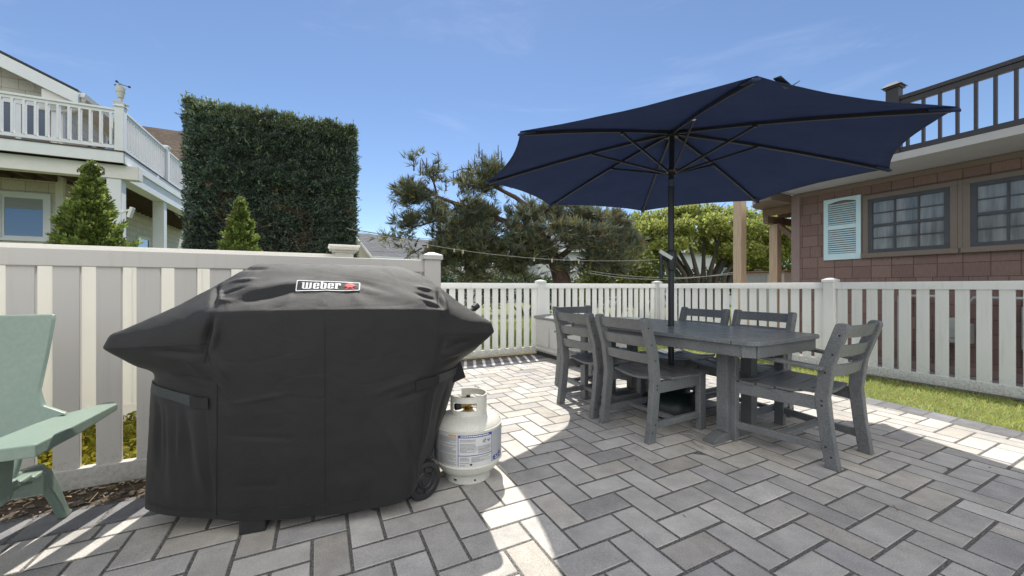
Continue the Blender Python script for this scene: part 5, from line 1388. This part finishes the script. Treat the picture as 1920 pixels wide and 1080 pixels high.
for k in range(150):
    x = random.uniform(.6, 3.1); z = random.uniform(.9, 3.0); a = random.uniform(-1.2, 1.2)
    p0 = Vector((x, .2, z)); p1 = p0 + Vector((sin(a) * .3, -.14, cos(a) * .3)); p2 = p1 + Vector((sin(a + .4) * .25, -.05, cos(a + .4) * .22)); mb.tube([p0, p1, p2], [.012, .008, .004], 4)
mb.build('bare_twig', M['bark_grey'], hd)

# two young arborvitae in the next yard
def arborvitae(label, loc, H, prof, n, sd_, lean=(0, 0)):
    t = thing('arborvitae', label, 'tree', loc, 0, 'young arborvitae behind the fences')
    mb = MB(); mb.tube([(0, 0, -.05), (.02, .01, H * .5), (0, 0, H * .86)], [.06, .04, .008], 8); mb.build('trunk', M['bark_grey'], t, smooth=True)
    nb = n // 75
    bz = RNG.random(nb) ** .9; ba = RNG.uniform(0, 2 * pi, nb)
    r0 = np.interp(bz, [p[0] for p in prof], [p[1] for p in prof])
    ax = np.array([noise.noise(Vector((cos(b) * 1.5 + sd_, sin(b) * 1.5, c * 3.2))) for b, c in zip(ba, bz)])
    br = r0 * .76 * (1.0 + .38 * ax) * RNG.uniform(.66, 1.06, nb)
    tipc = np.c_[np.cos(ba) * br + lean[0] * bz, np.sin(ba) * br + lean[1] * bz, bz * H * .98]
    bd0 = np.c_[np.cos(ba) * .62, np.sin(ba) * .62, np.full(nb, .80)] + RNG.normal(0, .16, (nb, 3))
    bd0 /= np.linalg.norm(bd0, axis=1)[:, None]
    bl_ = (.16 + .16 * np.clip(r0 / .6, 0, 1)) * RNG.uniform(.7, 1.3, nb)
    k = RNG.integers(0, nb, n); q = RNG.random(n)
    side = np.cross(bd0[k], unit(n)); side /= np.linalg.norm(side, axis=1)[:, None]
    p = tipc[k] - bd0[k] * (bl_[k] * (1 - q) * .95)[:, None] + side * (bl_[k] * .30 * (1 - q * .75) * RNG.random(n) ** .6)[:, None]
    d = bd0[k] * 1.0 + side * .55
    vs, fc = kites(p, d, .060, .22, None, .28)
    btint = np.clip(1 + RNG.normal(0, .20, nb), .5, 1.6)
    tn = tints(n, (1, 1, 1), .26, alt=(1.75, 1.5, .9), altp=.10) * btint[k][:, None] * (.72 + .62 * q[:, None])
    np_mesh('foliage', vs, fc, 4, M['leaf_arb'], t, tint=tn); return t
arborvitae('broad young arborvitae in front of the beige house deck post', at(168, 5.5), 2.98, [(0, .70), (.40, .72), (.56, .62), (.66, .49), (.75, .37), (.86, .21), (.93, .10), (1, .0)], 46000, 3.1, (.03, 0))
arborvitae('slim young arborvitae in front of the tall clipped hedge', at(447, 6.5), 2.72, [(0, .48), (.45, .47), (.66, .38), (.78, .27), (.89, .15), (.95, .07), (1, .0)], 30000, 8.7, (.04, 0))

def pad_points(pads, n, shell=.55):
    w_ = np.array([p[1][0] * p[1][1] + p[1][1] * p[1][2] + p[1][0] * p[1][2] for p in pads]); w_ = w_ / w_.sum()
    k = RNG.choice(len(pads), n, p=w_); c = np.array([tuple(p[0]) for p in pads])[k]; r = np.array([p[1] for p in pads])[k]
    d = unit(n); f = 1 - shell * RNG.random(n) ** 1.6
    lump = np.array([noise.noise(Vector(tuple(a * 2.1)) + Vector((b * 3.3, 0, 0))) for a, b in zip(d, k)])
    f = f * (1 + .35 * lump)
    return c + d * r * f[:, None], d, k

# leaning pine beyond the low fence
PD = 10.2
def pp(px, py, dd=0.0):
    d = PD + dd; return Vector(((px - 960) / 720 * d, d, 1.16 + (538 - py) / 720 * d))
pine = thing('pine_tree', 'rugged wide pine with bare brown limbs beyond the low back fence', 'tree', at(1052, PD))
BASE = Vector(pine.location)
mb = MB()
limbs = [
 ([(1054, 600), (1052, 528), (1040, 490), (1022, 455), (1006, 425)], [.27, .24, .19, .15, .12], 0),
 ([(1022, 455), (975, 425), (915, 405), (865, 385), (820, 368), (790, 345)], [.12, .11, .095, .075, .055, .03], -.5),
 ([(1006, 425), (1000, 398), (965, 368), (930, 350), (905, 335), (890, 315)], [.11, .10, .085, .06, .04, .02], .3),
 ([(1006, 425), (1015, 400), (1040, 380), (1080, 392), (1120, 410)], [.09, .08, .07, .05, .03], .5),
 ([(1040, 490), (1085, 455), (1120, 440), (1165, 425)], [.12, .09, .06, .03], -.4),
 ([(1030, 475), (990, 470), (930, 462), (860, 458), (790, 462)], [.09, .07, .055, .04, .02], -.7),
 ([(1040, 490), (1000, 492), (940, 500), (880, 505)], [.08, .06, .04, .02], .6),
 ([(1045, 500), (1095, 490), (1140, 485)], [.09, .06, .03], -.5),
 ([(865, 385), (830, 410), (790, 425), (755, 428)], [.05, .04, .03, .015], -.7),
 ([(820, 368), (812, 340), (800, 312), (790, 300)], [.045, .035, .025, .012], -.6),
 ([(1022, 455), (1030, 440), (1060, 425), (1105, 440)], [.10, .08, .06, .03], -.8),
]
for pts, rs, dd in limbs:
    n = len(pts); P3 = [pp(a, b, dd * i / (n - 1)) - BASE + Vector((random.uniform(-.03, .03), random.uniform(-.1, .1), random.uniform(-.03, .03))) for i, (a, b) in enumerate(pts)]
    mb.tube(P3, [r * .72 for r in rs] if dd else rs, 9)
for k in range(46):     # bare dead twigs
    s = random.choice(limbs[:8]); a, b = random.choice(s[0][1:]); p = pp(a + random.uniform(-15, 15), b + random.uniform(-8, 8), s[2] * .6) - BASE
    q = p + Vector((random.uniform(-.6, .6), random.uniform(-.4, .2), random.uniform(-.45, .3))); mb.tube([p, p.lerp(q, .5) + Vector((0, 0, .05)), q], [.022, .014, .006], 5)
mb.build('trunk', M['bark'], pine, smooth=True, sharp=60)
PADS = []
def pad(px, py, rx, ry, dd=0, dep=None):
    d = PD + dd; PADS.append((pp(px, py, dd) - BASE, (rx * d / 720, (dep or rx * .8) * d / 720, ry * d / 720)))
for a in [(793, 315, 27, 22, -.6), (782, 345, 33, 20, -.6), (815, 352, 34, 22, -.5), (770, 372, 24, 13, -.7), (800, 385, 42, 16, -.6), (845, 372, 34, 20, -.4), (872, 392, 40, 16, -.4),
          (768, 424, 34, 9, -.8), (806, 420, 30, 11, -.7), (900, 330, 26, 20, .2), (925, 322, 26, 17, .3), (892, 350, 30, 12, .2), (930, 348, 30, 14, .3), (950, 335, 20, 15, .3), (860, 345, 16, 9, 0),
          (905, 403, 45, 14, -.2), (880, 428, 50, 16, -.3), (935, 425, 50, 16, -.3), (830, 447, 34, 12, -.6), (860, 462, 52, 16, -.6), (920, 452, 55, 18, -.5), (980, 445, 46, 16, -.3), (985, 412, 34, 14, 0),
          (735, 447, 22, 7, -.8), (765, 457, 28, 10, -.8), (800, 470, 34, 12, -.7), (1005, 392, 30, 12, .3), (1040, 398, 36, 15, .4), (1075, 405, 40, 18, .4), (1115, 418, 40, 20, .3), (1155, 430, 34, 22, -.3), (1175, 455, 24, 18, -.4),
          (1060, 435, 40, 16, -.6), (1105, 445, 42, 18, -.6), (1140, 470, 40, 18, -.5), (1150, 498, 40, 16, -.4), (1095, 490, 36, 14, -.5), (960, 478, 55, 18, -.4), (890, 490, 55, 16, -.3), (840, 498, 40, 14, -.2), (1000, 500, 46, 14, -.2), (930, 508, 60, 13, .3), (1010, 462, 40, 14, -.5), (860, 515, 50, 9, .2), (970, 518, 40, 8, .3)]: pad(*a)
NT_ = 14500
c, d, k = pad_points(PADS, NT_, .85); c = c + RNG.normal(0, .09, c.shape) + .14 * np.stack([nz(c, 1.7, 1), nz(c, 1.7, 5), nz(c, 1.7, 11)], 1)
kp = (nz(c, 1.6) + .7 * nz(c, 3.4, 5)) < .12; c, d = c[kp], d[kp]; NT_ = len(c)
d[:, 2] = d[:, 2] * .5 + .55; d = d + RNG.normal(0, .35, d.shape)
nn = 10
p = np.repeat(c, nn, 0); dd = np.repeat(d, nn, 0)
vs, fc = kites(p, dd, .21, .042, None, .42)
tu = tints(NT_, (1, 1, 1), .34, alt=(1.8, 1.5, 1.0), altp=.2)
br_ = RNG.random(NT_) < .07; tu[br_] = np.array([1.25, .75, .5]) * RNG.uniform(.6, 1.1, (br_.sum(), 1))
np_mesh('needles', vs, fc, 4, M['leaf_pine'], pine, tint=np.repeat(tu, nn, 0))
# spring candles
for a, b, dd_ in [(776, 292, -.6), (800, 296, -.6), (822, 290, -.6), (757, 335, -.7), (766, 350, -.7), (898, 268, .2), (904, 280, .2), (934, 272, .3), (940, 284, .3), (878, 300, .2), (850, 320, 0), (860, 325, 0), (900, 385, 0), (812, 300, -.6), (890, 290, .2), (922, 290, .3), (836, 330, -.5), (788, 300, -.6)]:
    mb = MB(); q = pp(a, b, dd_) - BASE; mb.tube([q - Vector((0, 0, .38)), q], [.022, .008], 5)
    for m_ in range(5): mb.tube([q - Vector((0, 0, .30)), q - Vector((0, 0, .30)) + Vector((random.uniform(-.12, .12), random.uniform(-.12, .12), random.uniform(.08, .2)))], [.008, .003], 4)
    mb.build('candle', M['bark_grey'], pine)

# leafy multi-stemmed tree on the right
TD = 14.0
tr = thing('leafy_tree', 'bright green many stemmed tree behind the clothesline and wooden posts', 'tree', at(1318, TD)); TB = Vector(tr.location)
def tq(px, py, dd=0): d_ = TD + dd; return Vector(((px - 960) / 720 * d_, d_, 1.16 + (538 - py) / 720 * d_)) - TB
mb = MB()
for tx, ty, dd_ in ((1180, 440, 0), (1215, 425, -.5), (1250, 415, .3), (1285, 410, -.6), (1320, 415, .4), (1355, 420, -.3), (1400, 420, .2), (1440, 425, -.4), (1475, 430, .3), (1230, 455, .8), (1380, 445, .9)):
    b0 = tq(1318 + (tx - 1318) * .16, 600); m1 = tq(1318 + (tx - 1318) * .35, 512, dd_ * .3); m2 = tq(1318 + (tx - 1318) * .72, 462, dd_ * .7); e = tq(tx, ty, dd_)
    mb.tube([b0, m1, m2, e], [.11, .085, .05, .015], 7)
    for q in range(4):
        s = m2.lerp(e, random.random()); mb.tube([s, s + Vector((random.uniform(-.7, .7), random.uniform(-.5, .5), random.uniform(.1, .7)))], [.03, .008], 5)
mb.build('trunk', M['bark_grey'], tr, smooth=True, sharp=60)
PADS = []
def tpad(px, py, rx, ry, dd_=0): PADS.append((tq(px, py, dd_), (rx * TD / 720, rx * .8 * TD / 720, ry * 1.15 * TD / 720)))
for a in [(1180, 432, 32, 15), (1205, 415, 34, 14, .4), (1232, 432, 36, 16, -.5), (1255, 408, 38, 14, .3), (1285, 398, 36, 12), (1290, 425, 40, 16, -.7), (1320, 400, 36, 13, .4), (1340, 420, 40, 16, -.6), (1362, 404, 34, 12, .3), (1395, 408, 36, 14), (1400, 430, 38, 14, -.6), (1430, 415, 36, 14, .3), (1455, 430, 36, 15, -.3), (1478, 422, 30, 16, .2), (1478, 450, 26, 14, -.3), (1165, 450, 24, 11, .2), (1215, 452, 34, 11, .6), (1270, 446, 34, 10, .5), (1375, 448, 34, 10, .6), (1430, 455, 36, 10, .4), (1330, 440, 34, 9, .7), (1195, 470, 30, 12, .2), (1180, 485, 28, 12, -.4), (1225, 475, 34, 13, -.7), (1255, 462, 34, 14, -.9), (1300, 460, 34, 12, 1.0), (1345, 468, 34, 13, 1.2), (1395, 470, 38, 15, -.5), (1440, 478, 36, 15, .2), (1470, 470, 30, 14, -.2), (1420, 495, 36, 12, .5), (1370, 490, 30, 10, 1.2), (1245, 495, 30, 10, 1.0)]: tpad(*a)
n = 46000; c, d, k = pad_points(PADS, n, .8); kp = (nz(c, 1.3, 2) + .5 * nz(c, 3.5, 7)) < .20; c, d = c[kp], d[kp]; n = len(c); d[:, 2] = d[:, 2] * .5 + .3
vs, fc = kites(c, d, .125, .30, None, .8)
np_mesh('crown', vs, fc, 4, M['leaf_tree'], tr, tint=tints(n, (1, 1, 1), .24, alt=(1.35, 1.2, .8), altp=.2))

# shrubs along the far side of the lawn
def shrub(label, px, d_, w_, h_, col, n, sd_):
    t = thing('shrub', label, 'shrub', at(px, d_), 0, 'shrubs beyond the lawn')
    pads = []
    rr_ = random.Random(sd_)
    for i in range(9):
        pads.append((Vector((rr_.uniform(-.7, .7) * w_, rr_.uniform(-.4, .4) * w_, h_ * rr_.uniform(.3, .8))), (w_ * rr_.uniform(.28, .45), w_ * .35, h_ * rr_.uniform(.2, .32))))
    c, d, k = pad_points(pads, n, .6); c[:, 2] = np.maximum(c[:, 2], .02); d[:, 2] = d[:, 2] * .5 + .35
    vs, fc = kites(c, d, .12, .28, None, .8); np_mesh('foliage', vs, fc, 4, M['leaf_shrub'], t, tint=tints(n, col, .26))
    mb = MB()
    for i in range(9): q = pads[i][0]; mb.tube([(q.x * .2, q.y * .2, 0), (q.x * .6, q.y * .6, q.z * .6), q], [.04, .025, .01], 5)
    mb.build('stem', M['bark_grey'], t)
for a in [('dark low shrub beyond the low fence, left of the pine trunk', 868, 15.5, 1.6, 1.9, (.40, .50, .55), 4200, 1), ('dark shrub directly behind the pine trunk', 985, 15.8, 1.7, 2.0, (.38, .47, .5), 4200, 2), ('bright yellow green shrub left of the clothesline crank pole', 1150, 12.2, 1.05, 2.35, (1.25, 1.15, .9), 5200, 3),
          ('mid green shrub between the pine and the leafy tree', 1205, 12.9, 1.1, 2.2, (1.0, 1.0, .85), 5200, 4), ('dark green shrub under the leafy tree, left of its stems', 1262, 15.6, 1.5, 1.75, (.42, .55, .5), 4200, 5), ('dark green shrub under the leafy tree, right of its stems', 1372, 15.2, 1.6, 2.1, (.42, .56, .5), 4600, 6),
          ('deep green shrub in the gap left of the brown house', 1462, 15.5, 1.6, 2.7, (.55, .68, .6), 4600, 7), ('dark shrub beyond the lawn at the right end of the clothesline', 1110, 16.2, 1.5, 2.0, (.42, .5, .5), 3600, 8)]: shrub(*a)

# clotheslines and pegs
def rope(pts, r, n=18, sag=.0):
    o = []
    for a, b in zip(pts[:-1], pts[1:]):
        for i in range(n):
            s = i / n; q = a.lerp(b, s); q.z -= sag * 4 * s * (1 - s); o.append(q)
    return o + [pts[-1]]
def wp(px, py, d): return Vector(((px - 960) / 720 * d, d, 1.16 + (538 - py) / 720 * d))
l1 = rope([wp(735, 446, 8.6), wp(1235, 487, 8.6)], .009, 30, .20)
l1b = rope([wp(650, 428, 8.9), wp(735, 446, 8.6)], .009, 8, .02)
mb = MB(); mb.tube(l1b[:-1] + l1, .006, 5); tag(mb.build('clothesline', M['rope'], smooth=True), 'pale clothesline with pegs sagging in front of the pine', 'clothesline', 'clotheslines of the next yard')
mb = MB(); mb.tube(rope([wp(1105, 512, 8.9), wp(1385, 509, 7.8)], .009, 24, .155), .0065, 5); mb.tube(rope([wp(1105, 508, 9.0), wp(1385, 513, 7.85)], .009, 24, .12), .0055, 5)
tag(mb.build('clothesline', M['rope'], smooth=True), 'double pale clothesline ending at the front wooden post', 'clothesline', 'clotheslines of the next yard')
def line_at(px):
    X = min(l1, key=lambda q: abs(960 + q.x / q.y * 720 - px)); return X
for i, pxx in enumerate((748, 797, 854, 873, 1000, 1043, 1080)):
    q = line_at(pxx); mb = MB(); mb.box((q.x - .006, q.y - .004, q.z - .025), (.012, .012, .085), rz=.3 * i, m=Matrix.Rotation(.12 * ((i % 3) - 1), 3, 'Y')); mb.box((q.x + .008, q.y + .004, q.z - .025), (.012, .012, .085), rz=.3 * i, m=Matrix.Rotation(-.12 * ((i % 3) - 1) - .12, 3, 'Y'))
    lab = ['leftmost wooden peg on the clothesline', 'second wooden peg from the left on the clothesline', 'left peg of the close pair on the clothesline', 'right peg of the close pair on the clothesline', 'wooden peg on the clothesline left of the pine trunk', 'wooden peg on the clothesline in front of the pine trunk', 'rightmost wooden peg on the pine clothesline'][i]
    tag(mb.build('clothes_peg', M['peg']), lab, 'clothes peg', 'pegs on the clothesline')

# ---------------------------------------------------------------- brown shingled house on the right
rh = thing('brown_house', 'brown shingled single storey house with an aqua shutter and a railed roof deck', 'house', W(7.57, 3.89), PHI - pi / 2)
# local x runs towards the viewer, y into the house
wl2 = hbox('wall', M['brown_shingle'], rh, (.0, 9, 0, .2, -.05, 2.80), (0, .2, .2, 5, -.05, 2.80), bevel=0)
hbox('corner_board', M['brown_trim'], rh, (-.02, .115, -.022, .1, 0, 2.79), bevel=.004)
hbox('frieze_board', M['taupe_trim'], rh, (.115, 9, -.03, 0, 2.72, 2.795), bevel=.004)
hbox('skirt_board', M['brown_trim'], rh, (.115, 9, -.02, 0, .0, .10), bevel=.003)
so_ = hbox('soffit', M['soffit'], rh, (-.05, 9, -.86, .0, 2.80, 2.82), bevel=0)
hbox('roof_edge', M['fascia'], rh, (-.05, 9, -.89, -.862, 2.79, 2.885), (-.05, 9, -.86, 5, 2.822, 2.88), bevel=.003)
for x0 in (1.06, 2.10):
    x1 = x0 + .86; z0, z1 = 1.675, 2.50
    mb = MB(); mb.bx(x0 - .065, x1 + .065, -.035, .0, z1, z1 + .065); mb.bx(x0 - .08, x1 + .08, -.06, .0, z0 - .07, z0); mb.bx(x0 - .065, x0, -.035, .0, z0, z1); mb.bx(x1, x1 + .065, -.035, .0, z0, z1)
    if x0 > 2: mb.bx(x0 - .115, x0 - .065, -.030, .0, z0 - .07, z1 + .065)
    wn = mb.build('window', M['taupe_trim'], rh, bevel=.004)
    hbox('pane', M['screen'], wn, (x0, x1, -.006, -.002, z0, z1), bevel=0)
    f = MB(); s = .055; zm = (z0 + z1) / 2
    f.bx(x0, x1, -.030, -.007, z1 - s, z1); f.bx(x0, x1, -.030, -.007, z0, z0 + s); f.bx(x0, x0 + s, -.030, -.007, z0 + s, z1 - s); f.bx(x1 - s, x1, -.030, -.007, z0 + s, z1 - s); f.bx(x0 + s, x1 - s, -.032, -.007, zm - .02, zm + .02)
    sa = f.build('sash', M['sash'], wn, bevel=.002)
    f = MB()
    for k in (1, 2):
        xx = x0 + s + (x1 - x0 - 2 * s) * k / 3; f.bx(xx - .011, xx + .011, -.022, -.007, z0 + s, zm - .02); f.bx(xx - .011, xx + .011, -.022, -.007, zm + .02, z1 - s)
    for (a, b) in ((z0 + s, zm - .02), (zm + .02, z1 - s)):
        q = (a + b) / 2; f.bx(x0 + s, x1 - s, -.020, -.007, q - .008, q + .008)
    f.build('muntin', M['sash'], sa)
    c = MB(); n = 26
    vs = []; fs = []
    for i in range(n + 1):
        xx = x0 + (x1 - x0) * i / n; yy = .03 + .014 * sin(i * 1.9) + .008 * sin(i * .7); vs += [(xx, yy, z0), (xx, yy, z1)]
    c.add(vs, [(2 * i, 2 * i + 2, 2 * i + 3, 2 * i + 1) for i in range(n)])
def shutter(x0, x1, z0, z1):
    t_ = MB(); b = .062; zm = z0 + (z1 - z0) * .53
    t_.bx(x0, x0 + b, -.032, .0, z0, z1); t_.bx(x1 - b, x1, -.032, .0, z0, z1)
    t_.bx(x0 + b, x1 - b, -.032, .0, z0, z0 + .10); t_.bx(x0 + b, x1 - b, -.032, .0, zm - .035, zm + .035)
    n = 8; pl = [(x0 + b, z1), (x1 - b, z1)] + [(x1 - b - (x1 - x0 - 2 * b) * i / n, z1 - .075 + .035 * sin(pi * i / n)) for i in range(n + 1)]
    t_.prism(pl, 'y', -.032, .0)
    sh = t_.build('shutter', M['aqua'], rh, bevel=.003)
    l = MB()
    for a, c_ in ((z0 + .105, zm - .04), (zm + .04, z1 - .08)):
        k = int((c_ - a) / .033)
        for i in range(k):
            zz = a + .014 + i * (c_ - a) / k; l.box(((x0 + x1) / 2, -.021, zz), (x1 - x0 - 2 * b - .006, .006, .027), m=Matrix.Rotation(-.7, 3, 'X'))
    l.build('louvre', M['aqua'], sh)
shutter(.478, .972, 1.60, 2.60)
# dark railing of the roof deck
rr1 = rail(rh, (1.68, -.80), (9, -.80), 2.83, 3.64, M['rail_black'], .046, .143, .075, name='roof_railing')
mb = MB(); mb.bx(1.555, 1.685, -.865, -.735, 2.885, 3.76); mb.bx(1.535, 1.705, -.885, -.715, 3.76, 3.785)
mb.add([(1.515, -.905, 3.785), (1.725, -.905, 3.785), (1.725, -.695, 3.785), (1.515, -.695, 3.785), (1.57, -.85, 3.84), (1.67, -.85, 3.84), (1.67, -.75, 3.84), (1.57, -.75, 3.84)], [(3, 2, 1, 0), (0, 1, 5, 4), (1, 2, 6, 5), (2, 3, 7, 6), (3, 0, 4, 7), (4, 5, 6, 7)])
mb.build('railing_post', M['rail_black'], rh, bevel=.004)
# porch at the far end: roof edge, rafters, brace and two posts
mb = MB(); pl = [(-.02, -.62)]
for i in range(9):
    a = i / 8; pl.append((-.05 - .60 * sin(a * pi / 2), -.62 + .75 * (1 - cos(a * pi / 2))))
pl += [(-.65, 2.6), (-.02, 2.6)]
mb.prism(pl, 'z', 2.66, 2.795); mb.build('porch_fascia', M['taupe_trim'], rh, bevel=.004)
mb = MB()
for k in range(5): mb.bx(-.60, -.05, .12 + k * .5, .17 + k * .5, 2.52, 2.655)
mb.bx(-.58, -.49, .1, 2.5, 2.38, 2.518); mb.build('rafter', M['pine_beam'], rh)
mb = MB(); mb.bar((-.46, .40, 2.36), (-.02, .12, 2.02), .05, .10); mb.build('brace', M['pine_beam'], rh)
mb = MB(); x, y, s = -.52, .40, .15; mb.bx(x - s / 2, x + s / 2, y - s / 2, y + s / 2, -.02, 2.378); mb.build('porch_post', M['pine_post'], rh, bevel=.006)
mb = MB(); mb.bx(-.085, .085, -.085, .085, -.02, 3.1); o = mb.build('wooden_post', M['pine_post'], bevel=.006); o.location = at(1387, 7.76); o.rotation_euler = (0, 0, PHI); tag(o, 'tall square tan post of treated pine at the end of the clothesline', 'post', 'wooden posts of the next yard')
# gas meter and electric meter on the wall
gm = thing('gas_meter', 'grey gas meter with pipes on the brown wall, seen through the fence', 'gas meter', W(7.57, 3.89) - U * 2.0 + V * -.16, PHI - pi / 2)
mb = MB(); mb.box((0, 0, .56), (.30, .16, .26)); mb.lathe([(0, -.10), (.13, -.09), (.14, -.05), (.14, .05), (.13, .09), (0, .10)], (0, 0, 0), 24)
k = 6 * 24
for i in range(len(mb.v) - k, len(mb.v)): a, b, c_ = mb.v[i]; mb.v[i] = (a, c_, b + .62)
mb.build('body', M['meter'], gm, bevel=.015)
mb = MB(); mb.tube([(-.10, 0, .70), (-.10, 0, .98), (-.10, .03, 1.03), (-.55, .03, 1.03)], .024, 10); mb.tube([(.10, 0, .70), (.10, 0, .92), (.16, 0, 1.02), (.62, .03, 1.02)], .024, 10); mb.tube([(-.55, .03, 1.03), (-.55, .03, -.02)], .024, 10); mb.tube([(.30, 0, 1.02), (.30, -.02, .70)], .012, 8); mb.build('pipe', M['galv'], gm, smooth=True)
em = thing('electric_meter', 'round glass electric meter on a grey box on the brown wall', 'electric meter', W(7.57, 3.89) - U * 2.66 + V * -.075, PHI - pi / 2)
mb = MB(); mb.bx(-.14, .14, -.05, .07, .40, .92); mb.build('box', M['meter'], em, bevel=.012)
mb = MB(); mb.lathe([(.115, 0), (.115, .03), (.10, .035), (.095, .10), (.06, .12), (0, .125)], (0, 0, 0), 24)
for i in range(len(mb.v)): a, b, c_ = mb.v[i]; mb.v[i] = (a, -.05 - c_, b + .74)
mb.build('dial', M['white_plastic'], em, smooth=True)
mb = MB(); mb.tube([(-.04, .02, -.02), (-.04, .02, .41)], .028, 10); mb.build('conduit', M['galv'], em, smooth=True)
# air conditioner with a board on top, beside the porch
acu = thing('air_conditioner', 'cream air conditioner unit with a rusty brown board on top, by the wooden posts', 'air conditioner', at(1450, 9.3), PHI - pi / 2)
mb = MB(); mb.bx(-.44, .44, -.36, .40, .55, 1.50); mb.build('cabinet', M['ac'], acu, bevel=.015)
mb = MB()
for k in range(22): mb.bx(-.42, .06, -.372, -.361, .60 + k * .04, .618 + k * .04)
for k in range(14): mb.bx(-.42 + k * .036, -.412 + k * .036, -.374, -.3605, .60, 1.46)
mb.build('grille', M['meter'], acu)
mb = MB(); mb.bx(-.52, .50, -.45, .46, 1.503, 1.53); mb.build('board', M['ply'], acu, bevel=.003)
mb = MB()
for x in (-.38, .38):
    for y in (-.3, .34): mb.bx(x - .04, x + .04, y - .04, y + .04, -.02, .55)
mb.build('stand', M['pine_post'], acu)
mb = MB(); mb.bx(-.06, .06, -.06, .06, -.02, 1.62); mb.bx(-.075, .075, -.075, .075, 1.62, 1.65)
o = mb.build('wooden_post', M['pole_wood'], bevel=.006); o.location = at(1421, 11.0); tag(o, 'short weathered wooden post beside the air conditioner', 'post', 'wooden posts of the next yard')
